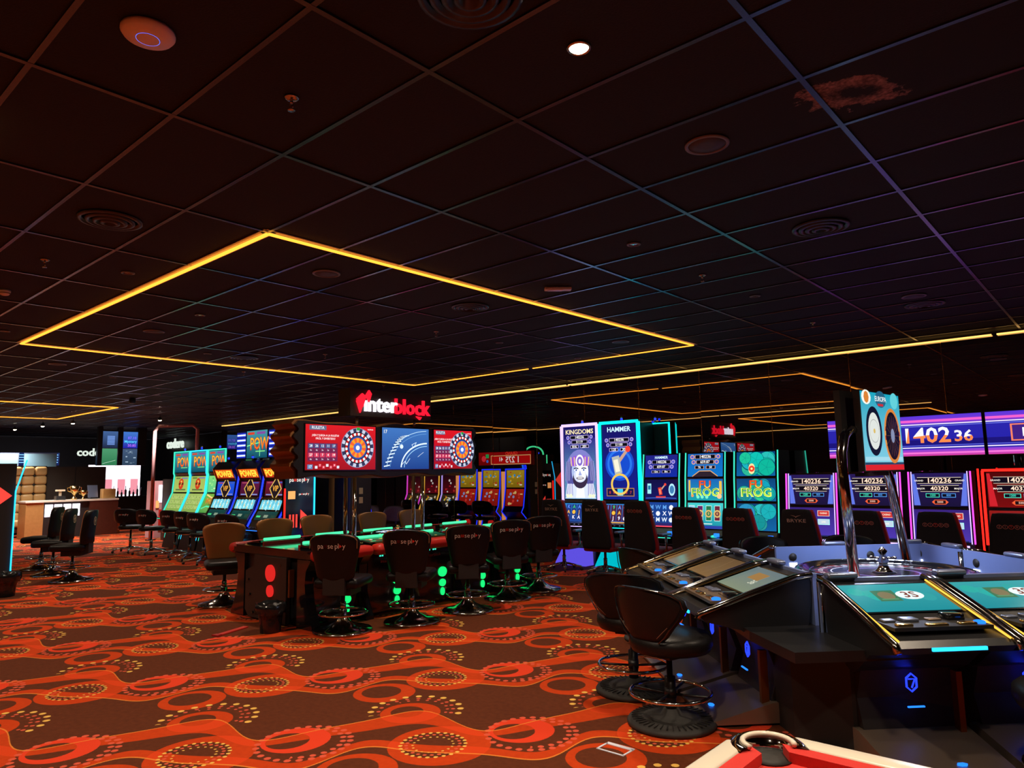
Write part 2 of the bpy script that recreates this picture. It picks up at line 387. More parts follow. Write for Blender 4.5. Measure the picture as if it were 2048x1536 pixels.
def face_art(a):
    W, H = a.w, a.h
    gradbg(a, (110, 170, 200), (50, 40, 130))
    E = lambda x, y, rx, ry, c, L, n=22: a.disc(x, y, rx*W, c, L, n, ry*W)
    E(.5, .42, .47, .62, (120, 120, 190), 1); E(.5, .36, .42, .5, (80, 80, 150), 1.2)
    a.poly([(.02*W, .01*H), (.98*W, .01*H), (.86*W, .2*H), (.66*W, .27*H), (.34*W, .27*H), (.14*W, .2*H)], lin((205, 215, 235)), 1.5)
    for k in range(8):
        for s_ in (-1, 1): a.line([(.5+s_*(.46-.03*k), .05), (.5+s_*(.40-.02*k), .25)], .016, (130, 130, 190) if k % 2 else (235, 235, 245), 1.6)
        for s_ in (-1, 1): a.line([(.5+s_*(.42-.018*k), .62), (.5+s_*(.46-.02*k), .3)], .014, (60, 60, 120) if k % 2 else (150, 150, 205), 1.7)
    a.poly([(.36*W, .02*H), (.64*W, .02*H), (.6*W, .26*H), (.4*W, .26*H)], lin((235, 240, 245)), 2)
    E(.5, .45, .27, .38, (165, 180, 220), 3); E(.56, .46, .2, .34, (232, 236, 248), 3.1)
    E(.5, .325, .235, .24, (52, 40, 66), 3.4); E(.5, .385, .2, .18, (205, 212, 238), 3.5); E(.52, .4, .15, .16, (235, 238, 250), 3.55)
    E(.5, .34, .12, .035, (70, 45, 65), 3.7); E(.5, .342, .09, .016, (252, 252, 255), 3.9)
    a.poly([(.5*W, .47*H), (.45*W, .385*H), (.56*W, .385*H)], lin((150, 160, 210)), 4)
    for s_ in (-1, 1):
        E(.5+s_*.12, .475, .065, .03, (250, 252, 255), 4, 12); E(.5+s_*.12, .475, .026, .026, (30, 70, 160), 4.3, 10)
        a.line([(.5+s_*.05, .497), (.5+s_*.12, .51), (.5+s_*.2, .497)], .02, (40, 34, 66), 4.5)
    a.poly([(.22*W, .54*H), (.78*W, .54*H), (.82*W, .64*H), (.68*W, .71*H), (.32*W, .71*H), (.18*W, .64*H)], lin((140, 80, 205)), 4.6)
    for x in (.24, .34, .66, .76): a.line([(x, .54), (x+(x-.5)*.1, .69)], .022, (225, 195, 130), 4.7)
    E(.5, .62, .13, .17, (245, 240, 230), 4.8); E(.5, .62, .09, .12, (120, 100, 190), 5); E(.5, .62, .04, .06, (230, 220, 250), 5.1)
    for x in (.1, .2, .8, .9): E(x, .05, .05, .05, (225, 235, 195), 4, 10)
def hammer(a, cx, cy, k, red=False):
    c1, c2 = ((200, 45, 35), (240, 120, 90)) if red else ((170, 175, 170), (230, 225, 200))
    w_ = a.w*k; X = cx*a.w; Y = cy*a.h; rot = lambda x, y: (X+(x*math.cos(.2)-y*math.sin(.2))*w_, Y+(x*math.sin(.2)+y*math.cos(.2))*w_)
    a.poly([rot(-.2, -.45), rot(.2, -.45), rot(.2, .35), rot(-.2, .35)], lin(c1), 4); a.poly([rot(-.14, -.36), rot(.1, -.36), rot(.1, .2), rot(-.14, .2)], lin(c2), 4.3)
    a.poly([rot(.16, .0), rot(.7, .42), rot(.64, .54), rot(.1, .16)], lin((190, 150, 130)), 3.8)
    a.disc((rot(.72, .52)[0])/a.w, (rot(.72, .52)[1])/a.h, w_*.14, (225, 60, 50), 4.5, 12)
# ------------------------------------------------------------------ carpet (flat printed pattern, node expressions)
class X:
    def __init__(s, nt, k): s.nt = nt; s.k = k
    @staticmethod
    def op(nt, o, *a):
        n = nt.nodes.new('ShaderNodeMath'); n.operation = o
        for i, v in enumerate(a):
            if isinstance(v, X): nt.links.new(v.k, n.inputs[i])
            else: n.inputs[i].default_value = v
        return X(nt, n.outputs[0])
    def __add__(s, o): return X.op(s.nt, 'ADD', s, o)
    def __sub__(s, o): return X.op(s.nt, 'SUBTRACT', s, o)
    def __mul__(s, o): return X.op(s.nt, 'MULTIPLY', s, o)
    def __truediv__(s, o): return X.op(s.nt, 'DIVIDE', s, o)
    def lt(s, o): return X.op(s.nt, 'LESS_THAN', s, o)
    def gt(s, o): return X.op(s.nt, 'GREATER_THAN', s, o)
    def f(s, o, *a): return X.op(s.nt, o, s, *a)
def carpet():
    m = bpy.data.materials.new('patterned_carpet'); m.use_nodes = True; nt = m.node_tree; b = nt.nodes['Principled BSDF']
    g = nt.nodes.new('ShaderNodeNewGeometry'); sp = nt.nodes.new('ShaderNodeSeparateXYZ')
    dn = nt.nodes.new('ShaderNodeTexNoise'); dn.inputs['Scale'].default_value = 180
    nt.links.new(g.outputs['Position'], dn.inputs['Vector']); nt.links.new(g.outputs['Position'], sp.inputs[0])
    fz = X(nt, dn.outputs['Fac'])
    x = X(nt, sp.outputs[0])+3.762+(fz-.5)*.012; y = X(nt, sp.outputs[1])-3.514+(fz-.5)*.012
    P = 1.432; u = (x+y)*.70711; w = (x-y)*.70711
    def wrap(t): return t-X.op(nt, 'ROUND', t/P)*P
    def rad(cu, cv):
        du, dv = wrap(u-cu), wrap(w-cv); return du, dv, (du*du+dv*dv).f('SQRT')
    def ringm(cu, cv, R, hu, hv, h):
        a = rad(cu, cv)[2].lt(R); c = rad(hu, hv)[2].gt(h); return a*c
    def dots(cu, cv, R, n, rd, a0=None, a1=None, even=0):
        du, dv, r = rad(cu, cv); st = 2*PI/n; an = X.op(nt, 'ARCTAN2', dv, du)
        a2 = an.f('PINGPONG', st/2) if False else (an-X.op(nt, 'ROUND', an/st)*st)
        q = ((r-R)*(r-R)+(a2*R)*(a2*R)).f('SQRT').lt(rd)
        if a0 is not None:
            t = X.op(nt, 'WRAP', an-a0, 2*PI, 0.0); q = q*t.lt((a1-a0) % (2*PI))
        return q
    def band(cphase, k, mid1, amp1, mid2, amp2):
        th = (u-cphase)*(2*PI/P); tw = th+th.f('SINE')*k; c = tw.f('SINE')
        hi = c*amp1+mid1; lo = c*amp2+mid2
        t = X.op(nt, 'WRAP', w-hi, P, 0.0); return t.lt(lo-hi), t
    up, tu = band(.0675, .55, .085, .225, .27, .14); lo, tl = band(.79, .75, .545, -.155, .665, -.155)
    r1 = ringm(-.912, .332, .215, -.96, .345, .135); r1b = rad(-.912, .332)[2].lt(.215)
    r2 = ringm(0, .516, .318, -.04, .51, .205); r3 = ringm(-.46, .84, .235, -.485, .82, .15)
    r4 = ringm(-.225, -.1, .21, -.25, -.125, .115)
    cnt = up+lo+r2+r3+r4
    def mix(fac, a, c):
        n = nt.nodes.new('ShaderNodeMix'); n.data_type = 'RGBA'; nt.links.new(fac.k, n.inputs[0])
        for i, v in ((6, a), (7, c)):
            if isinstance(v, tuple): n.inputs[i].default_value = (*v, 1)
            else: nt.links.new(v, n.inputs[i])
        return n.outputs[2]
    big = nt.nodes.new('ShaderNodeTexNoise'); big.inputs['Scale'].default_value = 26; big.inputs['Detail'].default_value = 6
    nt.links.new(g.outputs['Position'], big.inputs['Vector']); bn = X(nt, big.outputs['Fac'])
    BR = mix(bn, lin((74, 34, 16)), lin((112, 54, 28)))
    OR = mix(bn, lin((186, 56, 12)), lin((214, 70, 16)))
    c = mix(cnt.gt(.5), BR, OR); c = mix(cnt.gt(1.5), c, lin((222, 68, 22))); c = mix(r1, c, lin((232, 66, 34)))
    red = lin((225, 92, 66)); yel = lin((242, 190, 92))
    c = mix(dots(-.85, .382, .285, 26, .021)+dots(-.85, .382, .24, 22, .019, -1.6, 1.7), c, red)
    c = mix(dots(-.19, -.15, .262, 20, .015, -3.42, .52)+dots(-.19, -.15, .222, 20, .012, -2.2, .52), c, red)
    c = mix(dots(-.19, -.15, .315, 20, .023, -3.42, .52), c, yel)
    c = mix(dots(-.04, .51, .2, 26, .013)+dots(-.04, .51, .125, 18, .008), c, yel); c = mix(dots(-.04, .51, .165, 24, .012), c, red)
    edge = tu.lt(.013)+((tl-.112).f('ABSOLUTE')).lt(.008)
    c = mix(edge*.7, c, lin((240, 150, 60)))
    nt.links.new(c, b.inputs['Base Color']); b.inputs['Roughness'].default_value = .95; b.inputs['Specular IOR Level'].default_value = .15
    bp = nt.nodes.new('ShaderNodeBump'); bp.inputs['Strength'].default_value = .4; bp.inputs['Distance'].default_value = .004
    nt.links.new(dn.outputs['Fac'], bp.inputs['Height']); nt.links.new(bp.outputs[0], b.inputs['Normal'])
    return m
M['carpet'] = carpet()
def mirror_mat():
    m = bpy.data.materials.new('smoked_mirror'); m.use_nodes = True; nt = m.node_tree; b = nt.nodes['Principled BSDF']
    b.inputs['Base Color'].default_value = (.42, .40, .40, 1); b.inputs['Metallic'].default_value = 1; b.inputs['Roughness'].default_value = .0
    return m
M['mirror'] = mirror_mat()
def stained():
    m = mat('stained_ceiling_tile', (.0028, .0027, .0030), .85); nt = m.node_tree; b = nt.nodes['Principled BSDF']
    g = nt.nodes.new('ShaderNodeNewGeometry'); sp = nt.nodes.new('ShaderNodeSeparateXYZ'); nt.links.new(g.outputs['Position'], sp.inputs[0])
    n = nt.nodes.new('ShaderNodeTexNoise'); n.inputs['Scale'].default_value = 7; n.inputs['Detail'].default_value = 9; n.inputs['Roughness'].default_value = .7
    n2 = nt.nodes.new('ShaderNodeTexNoise'); n2.inputs['Scale'].default_value = 60; n2.inputs['Detail'].default_value = 3
    nt.links.new(g.outputs['Position'], n.inputs['Vector']); nt.links.new(g.outputs['Position'], n2.inputs['Vector'])
    x = X(nt, sp.outputs[0])+.86; y = X(nt, sp.outputs[1])-3.5
    a = (x*.8+y*.6)/.22; c = (x*.6-y*.8)/.15
    r = (a*a+c*c).f('SQRT')+(X(nt, n.outputs['Fac'])-.5)*2.2
    k = r.lt(1.0)*(X.op(nt, 'SUBTRACT', 1.1, (r-.75).f('ABSOLUTE')*2.2))*X(nt, n2.outputs['Fac']).f('POWER', 1.6)
    k = k.f('MAXIMUM', 0.0).f('MINIMUM', 1.0)
    mx = nt.nodes.new('ShaderNodeMix'); mx.data_type = 'RGBA'; mx.inputs[6].default_value = (.0028, .0027, .0030, 1); mx.inputs[7].default_value = (*lin((215, 185, 180)), 1)
    nt.links.new(k.k, mx.inputs[0]); nt.links.new(mx.outputs[2], b.inputs['Base Color'])
    return m
M['stain'] = stained()
# ------------------------------------------------------------------ room shell
XL, XR, YB, YW, YF = -33.0, 6.0, -10.8, 11.36, 13.2
g = G(); g.box((XL+XR)/2, (YB+YF)/2, -.1, XR-XL, YF-YB, .1); g.out('floor', 'carpet', kind='structure')
ceil = G(); ceil.box((XL+XR)/2, (YB+YF)/2, ZC+.03, XR-XL, YF-YB, .1); ceil = ceil.out('ceiling', 'wall', kind='structure')
GX0, GY0 = -.99, 1.39
tiles = []
for i in range(-27, 6):
    for j in range(-21, 20):
        x0, y0 = GX0+1.2*i, GY0+.6*j
        if y0 < YB or y0+.6 > YF or x0 < XL or x0+1.2 > XR: continue
        if y0+.3 > YW and x0 > -22.8: continue
        d = Vector((x0+.6, y0+.3, ZC-CZ)); dep = d.dot(_f); key = 1e6
        if dep > .3:
            uu, vv = d.dot(_R)/dep*CF, d.dot(_U)/dep*CF
            if abs(uu) < 1250 and abs(vv) < 1000: key = dep
        tiles.append((key, x0, y0))
tiles.sort(); tm = None
for k, (key, x0, y0) in enumerate(tiles[:300]):
    if tm is None:
        g = G(); g.box(0, 0, 0, 1.185, .585, .03); o = g.out('ceiling_tile', 'tile', ceil); tm = o.data
    else:
        o = bpy.data.objects.new('ceiling_tile', tm); COL.objects.link(o); o.parent = ceil
    o.location = (x0+.6, y0+.3, ZC+.002+.003*((k*7) % 5)/5)
    if -1.75 < x0+.6 < .2 and 3.05 < y0+.3 < 3.95:
        o.data = tm.copy(); o.data.materials[0] = M['stain']; o['label'] = 'ceiling tile with a whitish water stain'
g = G()
for key, x0, y0 in tiles[300:]: g.box(x0+.6, y0+.3, ZC+.002, 1.185, .585, .03)
g.out('ceiling_tile', 'tile', ceil, kind='stuff')
bm_ = {}
for i in range(-27, 6):
    x = GX0+1.2*i
    if not XL < x < XR: continue
    y1 = YW if x > -22.8 else YF
    g = G(); g.box(x, (YB+y1)/2, ZC-.007, .026, y1-YB, .012); g.out('grid_bar', 'bar', ceil)
for j in range(-21, 20):
    y = GY0+.6*j
    if not YB < y < YF: continue
    x1 = XR if y < YW else -22.8
    g = G(); g.box((XL+x1)/2, y, ZC-.006, x1-XL, .024, .010); g.out('grid_bar', 'bar', ceil)
# walls
wf = G(); wf.box((-22.8+XR)/2, YW+.12, 0, XR+22.8, .16, ZC); wf = wf.out('wall_right', 'wall', kind='structure')
px = [-22.8+1.235*k for k in range(18)]; r = random.Random(5)
for k, x in enumerate([-1.92-1.228*q for q in range(-3, 17)]):
    g = G(); g.box(0, 0, 0, 1.219, .008, ZC-.04)
    o = g.out('mirror_panel', 'mirror', wf, loc=(x-.614, YW+.022, .02)); o.rotation_euler = (r.uniform(-.0012, .0012), 0, r.uniform(-.0016, .0016))
    g = G(); g.box(x-1.228, YW+.024, .02, .009, .006, ZC-.04); g.out('joint_strip', 'gold', wf)
g = G(); g.box(XL-.05, (YB+YF)/2, 0, .1, YF-YB, ZC); g.out('wall_far', 'wall', kind='structure')
g = G(); g.box((XL-22.8)/2, YF+.05, 0, -22.8-XL, .1, ZC); g.out('wall_back', 'wall', kind='structure')
g = G(); g.box(-22.75, (YW+YF)/2+.06, 0, .1, YF-YW-.1, ZC); g.out('wall_return', 'wall', kind='structure')
g = G(); g.box((XL+XR)/2, YB-.05, 0, XR-XL, .1, ZC); g.out('wall_left', 'wall', kind='structure')
g = G(); g.box(XR+.05, (YB+YW)/2, 0, .1, YW-YB, ZC); g.out('wall_near', 'wall', kind='structure')
# LED lines on the ceiling
def led_rect(x0, x1, y0, y1, label, gap=None):
    root = empty('led_light_frame', label, 'ceiling light', ((x0+x1)/2, (y0+y1)/2, ZC-.012), 0, 'rectangular LED frames on the ceiling')
    a, b = (x1-x0)/2, (y1-y0)/2
    for cx_, cy_, sx, sy in ((0, -b, 2*a, .03), (0, b, 2*a, .03), (-a, 0, .03, 2*b), (a, 0, .03, 2*b)):
        if gap and cy_ == b:
            q = gap-(x0+x1)/2
            for lo_, hi_ in ((-a, q-.05), (q+.05, a)):
                g = G(); g.box((lo_+hi_)/2, cy_, -.012, hi_-lo_, .02, .012); g.out('led_strip', 'strip', root)
            continue
        g = G(); g.box(cx_, cy_, -.012, sx, sy, .012); g.out('led_strip', 'strip', root)
        g = G(); g.box(cx_, cy_, .0065, sx+.07, sy+.07, .0045); g.out('added_halo_flange', 'halo_reflector', root)
led_rect(-10.59, -4.59, 2.59, 9.19, 'large orange LED rectangle on the ceiling above the roulette table', -7.6)
led_rect(-22.9, -18.5, 0.6, 6.6, 'far orange LED rectangle on the ceiling towards the bar at left')
led_rect(-10.59, -4.59, -8.6, -1.6, 'orange LED rectangle seen only in the mirror wall')
def led_line(x0, x1, y, label, z=ZC-.055, m_='strip2'):
    g = G(); n = max(1, int((x1-x0)/6))
    for k in range(n):
        a = x0+(x1-x0)*k/n; b = x0+(x1-x0)*(k+1)/n-.06; g.box((a+b)/2, y, z, b-a, .024, .02)
    o = g.out('led_strip_light', m_); tag(o, label, 'led strip')
led_line(-22.7, 5.9, YW-.03, 'long warm LED line along the top of the mirror wall')
led_line(-22.5, -4.0, .75, 'warm LED line running across the ceiling seen in the mirror')
led_line(-24, 5.9, YB+.05, 'warm LED line along the opposite wall seen in the mirror')
# ------------------------------------------------------------------ ceiling fittings
def fixture(kind, x, y, label, rr=.15, rz=0):
    cat = {'air_diffuser': 'vent', 'ceiling_speaker': 'speaker', 'downlight': 'downlight', 'sprinkler_head': 'sprinkler'}[kind]
    root = empty(kind, label, cat, (x, y, ZC), rz, {'air_diffuser': 'round air diffusers', 'ceiling_speaker': 'round ceiling speakers', 'downlight': 'recessed downlights', 'sprinkler_head': 'sprinkler heads'}[kind])
    if kind == 'air_diffuser':
        for k in range(4):
            g = G(); R = rr*(1-.23*k); g.lathe([(R, 0), (R, -.012-.006*k), (R-.025, -.018-.006*k), (R-.03, 0)], n=28); g.out('ring' if k else 'rim', 'black', root)
    elif kind == 'ceiling_speaker':
        g = G(); g.lathe([(rr, 0), (rr, -.008), (rr*.86, -.012), (rr*.82, 0)], n=28); g.out('rim', M_rim, root)
        g = G(); g.lathe([(rr*.84, -.001), (rr*.84, -.007), (rr*.3, -.009)], n=28); g.out('grille', M_grille, root)
    elif kind == 'downlight':
        g = G(); g.lathe([(rr, 0), (rr, -.006), (rr*.7, -.010), (rr*.66, 0)], n=20); g.out('rim', M_rim, root)
        g = G(); g.lathe([(rr*.66, -.001), (rr*.5, -.003), (rr*.2, -.004)], n=16); g.out('reflector', 'chrome', root)
    else:
        g = G(); g.lathe([(.035, 0), (.035, -.006), (.02, -.012)], n=16); g.out('escutcheon', 'chrome_dark', root)
        g = G(); g.tube([(0, 0, -.01), (0, 0, -.03)], .008); g.tube([(-.012, 0, -.03), (-.014, 0, -.05), (0, 0, -.06), (.014, 0, -.05), (.012, 0, -.03)], .003); g.lathe([(.018, -.062), (.018, -.066)], n=12); g.out('nozzle', 'chrome_dark', root)
    return root
M_rim = mat('grey_rim', (.16, .16, .19), .4); M_grille = mat('speaker_grille', (.05, .05, .07), .6)
for x, y, r_, l in ((-5.13, 1.72, .2, 'nearest black round air diffuser left of the orange LED corner'), (-1.6, 5.35, .2, 'black round air diffuser on the right of the ceiling above the round roulette'),
                    (-5.2, 5.3, .2, 'black round air diffuser inside the big LED rectangle'), (-9.8, 5.2, .2, 'black round air diffuser just beyond the big LED rectangle'), (-1.6, 8.8, .2, 'black round air diffuser farthest right by the wall LED line'), (-1.7, 1.75, .2, 'black round air diffuser at the top edge of the photo')):
    fixture('air_diffuser', x, y, l, r_)
for x, y, l in ((-1.61, 3.51, 'round speaker right of the lit spotlight'), (-5.2, 3.5, 'round speaker inside the near corner of the LED rectangle'), (-5.2, 8.25, 'round bluish speaker by the right corner of the LED rectangle'), (-8.75, 3.48, 'round speaker inside the left part of the LED rectangle'), (-1.6, 8.3, 'round speaker tinted red at far right'), (-12.2, 3.47, 'round speaker beyond the left LED edge')):
    fixture('ceiling_speaker', x, y, l, .12)
for x, y, l in ((-6.38, 2.3, 'small downlight just outside the left LED edge'), (-2.82, 4.72, 'small downlight with bluish rim at the centre of the photo'), (-7.53, 3.47, 'small downlight inside the left part of the LED rectangle'), (-9.83, 4.66, 'small downlight near the far left LED edge'),
                (-12.25, 5.25, 'small downlight beyond the rectangle above the slot bank'), (-9.9, 2.25, 'small downlight at the left edge of the photo'), (-6.4, 7.08, 'small downlight inside the right part of the LED rectangle'), (-2.81, 7.07, 'small downlight right of the LED rectangle'), (-13.2, 4.6, 'farthest small downlight left of the slot bank'), (-6.45, 8.96, 'small downlight beside the gap in the LED line')):
    fixture('downlight', x, y, l, .055)
for x, y, l in ((-2.83, 1.7, 'sprinkler head nearest to the camera'), (-6.43, 5.94, 'sprinkler head inside the LED rectangle'), (-2.84, 5.94, 'sprinkler head right of the LED rectangle'), (-2.84, 8.91, 'sprinkler head near the mirror wall'), (-6.45, 1.7, 'sprinkler head at far left of the ceiling'), (-11.12, 5.9, 'sprinkler head beyond the far LED edge'), (-8.75, 5.89, 'sprinkler head left of the roulette sign'), (-11.04, 8.79, 'sprinkler head above the roulette sign')):
    fixture('sprinkler_head', x, y, l)
root = empty('wifi_access_point', 'white domed disc with a blue light ring on the ceiling at upper left', 'access point', (-2.8, 1.04, ZC))
g = G(); g.lathe([(.1, 0), (.1, -.012), (.09, -.026), (.04, -.036), (.005, -.037)], n=32); g.out('cover', 'white', root)
g = G(); g.ring(0, 0, -.034, .042, .0022, 28, 4); g.out('light_ring', 'blue', root)
root = empty('spotlight', 'lit round spotlight at the top centre of the ceiling', 'downlight', (-1.6, 2.3, ZC))
g = G(); g.lathe([(.052, 0), (.052, -.008), (.044, -.012), (.04, 0)], n=24); g.out('rim', 'chrome_dark', root)
g = G(); g.lathe([(.04, -.006), (.03, -.014), (.01, -.016)], n=20); g.out('bulb', 'lamp', root)
spot('spotlight_beam', (-1.6, 2.3, ZC-.03), DOWN_E*.8)
root = empty('emergency_light', 'small white rectangular emergency light on the ceiling inside the LED frame edge', 'emergency light', (-4.05, 5.34, ZC), .78)
g = G(); g.rbox(0, 0, -.03, .26, .07, .03, .008); g.out('housing', 'white', root)
g = G(); g.box(-.03, 0, -.033, .14, .05, .004); g.out('diffuser', 'cream', root)
root = empty('smoke_detector', 'small white smoke detector at the left edge of the ceiling', 'smoke detector', (-7.76, 1.74, ZC))
g = G(); g.lathe([(.05, 0), (.05, -.02), (.035, -.045), (.02, -.05)], n=20); g.out('housing', 'white', root)
g = G(); g.ring(0, 0, -.03, .045, .004, 20, 4); g.out('vent_ring', 'matte', root)
for k, (x, y, l) in enumerate(((-23.3, 5.2, 'bright spotlight above the bar, at the left edge'), (-24.2, 6.6, 'bright spotlight above the leather booth'), (-26.2, 6.4, 'bright spotlight above the black partition'), (-22.6, 6.9, 'bright spotlight right of the far LED rectangle'), (-20.2, 8.3, 'added spotlight that brightens the tube arch'))):  # the last one is added only to brighten the arch
    root = empty('track_spotlight', l, 'spotlight', (x, y, ZC), 0, 'spotlights above the bar')
    g = G(); g.tube([(0, 0, 0), (0, 0, -.08)], .01); g.out('stem', 'black', root)
    g = G(); g.lathe([(.03, -.06), (.045, -.08), (.05, -.14), (.045, -.145)], n=16); g.out('head', 'black', root)
    g = G(); g.lathe([(.045, -.146), (.03, -.16), (.01, -.165)], n=14); g.out('bulb', 'lamp', root)
    spot('track_beam', (x, y, ZC-.18), 420, (1, .93, .88))
g = G(); g.rbox(0, 0, -.12, .12, .12, .12, .03); g.tube([(0, 0, 0), (0, 0, -.05)], .02); o = g.out('ceiling_camera', 'black'); o.location = (-16.3, 6.1, ZC); tag(o, 'small black camera hanging under the ceiling left of the slot bank', 'camera')
# added spots without fittings, set in a grid to light the hall
k = 0
for x in (-.2, -3.4, -6.4, -9.9, -13.4, -17):
    for y in (-4.5, -1.2, 2.0, 5.2, 8.4):
        if x > -1 and y > 3 or (x, y) == (-.2, 2.0): pass
        k += 1
        e = DOWN_E*(1.0 if y < 6 else .35)*(1 if x > -15 else .5)
        spot('hall_fill_spot', (x, y, ZC-.03), e, rad=.1)
# ------------------------------------------------------------------ chairs (occupant looks along local +y)
def star_base(root, R=.31, mt='chrome'):
    g = G(); g.lathe([(.05, .07), (.045, .13), (.03, .15)], n=16); g.out('hub', 'chrome_dark', root)
    arm = None
    for k in range(5):
        a = 2*PI*k/5+.3
        if arm is None:
            g = G(); g.tube([(.03, 0, .12), (R*.55, 0, .095), (R, 0, .065)], .018, 6, flat=1.3); arm = g.out('base_arm', mt, root)
            g = G(); g.lathe([(.028, -.014), (.03, 0), (.028, .014)], n=12)
            g.v = [(x+R, z, y+.03) for x, y, z in g.v]; c = g.out('castor', 'rubber', arm)
            arm.rotation_euler = (0, 0, a)
        else:
            b = arm.copy(); COL.objects.link(b); b.parent = root; b.rotation_euler = (0, 0, a)
            d = c.copy(); COL.objects.link(d); d.parent = b
def foot_ring(root, z, R, mt='chrome', spokes=3):
    g = G(); g.ring(0, 0, z, R, .013); o = g.out('foot_ring', mt, root)
    g = G()
    for k in range(spokes):
        a = 2*PI*k/spokes+.4; g.tube([(.02*math.cos(a), .02*math.sin(a), z-.01), (R*math.cos(a), R*math.sin(a), z)], .009, 6)
    g.lathe([(.04, z-.03), (.04, z+.03)], n=14); g.out('spokes', 'black', root)
def column(root, z0, z1, mt='chrome_dark'):
    g = G(); g.lathe([(.032, z0), (.032, (z0+z1)/2), (.022, (z0+z1)/2+.005), (.022, z1)], n=14); g.out('column', mt, root)
def trumpet(root, R=.32, mt='chrome_dark'):
    g = G(); g.lathe([(R, 0), (R+.003, .018), (R-.01, .032), (R*.55, .06), (R*.3, .1), (R*.13, .17), (.045, .22), (.04, .24)], n=40); g.out('base', mt, root)
def logo_pause(g, y, z, size, mi=1):
    q = size; w_ = lin((235, 225, 215)); rd = lin((235, 60, 45))
    for t, x in (('pa', -1.98), ('se', -.25), ('p', .72), ('l', 1.08), ('y', 1.95)): g.text(t, q*1.15, (x*q, y, z), mi=mi, col=w_)
    for x in (-1.32, -1.1, -.88): g.box(x*q, y, z-.27*q, .09*q, .001, .5*q, mi, col=rd)
    g.box(.22*q, y, z-.05*q, .1*q, .001, .1*q, mi, col=rd)
    g.add([(1.25*q, y, z-.28*q), (1.66*q, y, z), (1.25*q, y, z+.28*q)], [(0, 1, 2)], mi, rd)
M['print'] = mat('stitched_logo', (.5, .5, .5), .6)
def _print():
    m = M['print']; nt = m.node_tree; a = nt.nodes.new('ShaderNodeAttribute'); a.attribute_name = 'Col'
    nt.links.new(a.outputs['Color'], nt.nodes['Principled BSDF'].inputs['Base Color'])
_print()
def play_stool(label, group):
    r = empty('swivel_stool', label, 'stool', group=group)
    g = G(); rows = [(.56, .17, .02), (.60, .205, .01), (.70, .225, 0), (.82, .25, -.012), (.93, .275, -.03), (.98, .275, -.038), (1.015, .25, -.042), (1.037, .19, -.045), (1.047, .10, -.046)]
    g.shell(rows, .085, .55, 14, y0=-.24, fi=1); g.out('backrest', ['leather', 'leather_warm_lit'], r)
    g = G(); g.tube([(x, -.24-.047+.55*x*x*1.0+(-.03), z) for x, z in [(-.262, .9), (-.262, .98), (-.235, 1.012), (-.18, 1.032), (-.09, 1.04), (0, 1.043), (.09, 1.04), (.18, 1.032), (.235, 1.012), (.262, .98), (.262, .9)]], .004, 5); g.out('piping', 'leather_warm_lit', r)
    g = G(); logo_pause(g, 0, 0, .066)
    g.v = [(x, -.319+.55*x*x-.12*z, .925+z) for x, _, z in g.v]; g.m = [0]*len(g.m); g.out('logo', 'print', r)
    g = G(); g.rbox(0, .02, .47, .5, .5, .11, .05, 3); g.out('seat', 'leather', r)
    g = G(); g.box(0, -.02, .40, .3, .3, .07); g.box(0, -.24, .42, .24, .05, .17); g.out('seat_bracket', 'matte', r)
    column(r, .2, .42); foot_ring(r, .2, .255, 'chrome', 3); trumpet(r, .315, 'chrome_dark'); return r
GR = 'black play stools around the long roulette table'
near = [(-6.58, 4.70, 32, 'first stool from the left on the near side of the roulette table'), (-6.34, 5.46, 36, 'second stool from the left on the near side of the roulette table'), (-6.28, 6.30, 48, 'third stool from the left on the near side of the roulette table'),
        (-6.45, 7.22, 56, 'fourth stool from the left on the near side of the roulette table'), (-6.55, 8.00, 58, 'rightmost black stool on the near side of the roulette table')]
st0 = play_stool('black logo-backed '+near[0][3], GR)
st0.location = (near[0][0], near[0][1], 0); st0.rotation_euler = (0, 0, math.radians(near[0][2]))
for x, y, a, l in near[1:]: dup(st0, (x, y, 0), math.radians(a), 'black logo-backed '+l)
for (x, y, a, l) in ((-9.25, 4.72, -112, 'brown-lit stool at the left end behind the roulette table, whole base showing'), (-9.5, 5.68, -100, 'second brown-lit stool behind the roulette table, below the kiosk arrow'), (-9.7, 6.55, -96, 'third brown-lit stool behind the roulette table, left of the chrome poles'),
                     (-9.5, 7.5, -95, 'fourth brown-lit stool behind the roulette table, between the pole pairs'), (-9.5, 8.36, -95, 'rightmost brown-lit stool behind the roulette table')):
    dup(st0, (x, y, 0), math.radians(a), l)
def emblem_stool(label, group):
    r = empty('swivel_stool', label, 'stool', group=group)
    g = G(); g.shell([(.60, .19, .02), (.63, .225, 0), (.75, .235, 0), (1.02, .235, -.03), (1.1, .225, -.04), (1.15, .18, -.045), (1.165, .1, -.05)], .13, .35, 12, y0=-.22, fi=1); g.out('backrest', ['leather', 'leather_warm_lit'], r)
    g = G(); g.ring(0, 0, 0, .055, .006, 20, 4); g.v = [(x, -.22-.03-.07+.35*x*x, .98+y*1.2) for x, y, z in g.v]
    g.box(0, -.32, .94, .012, .002, .08); g.box(0, -.32, .975, .05, .002, .012); g.out('emblem', 'paper', r)
    g = G(); g.rbox(0, .03, .5, .5, .52, .12, .05, 3); g.out('seat', 'leather', r)
    g = G(); g.box(0, -.02, .42, .3, .3, .08); g.box(0, -.25, .45, .2, .05, .2); g.out('seat_bracket', 'matte', r)
    column(r, .2, .45); foot_ring(r, .22, .26); trumpet(r, .33, 'chrome_dark'); return r
GE = 'black emblem stools at the left bank'
e0 = emblem_stool('nearest of the three black emblem stools at the left edge, standing farthest right', GE)
e0.location = (-13.55, 4.25, 0); e0.rotation_euler = (0, 0, math.radians(142))
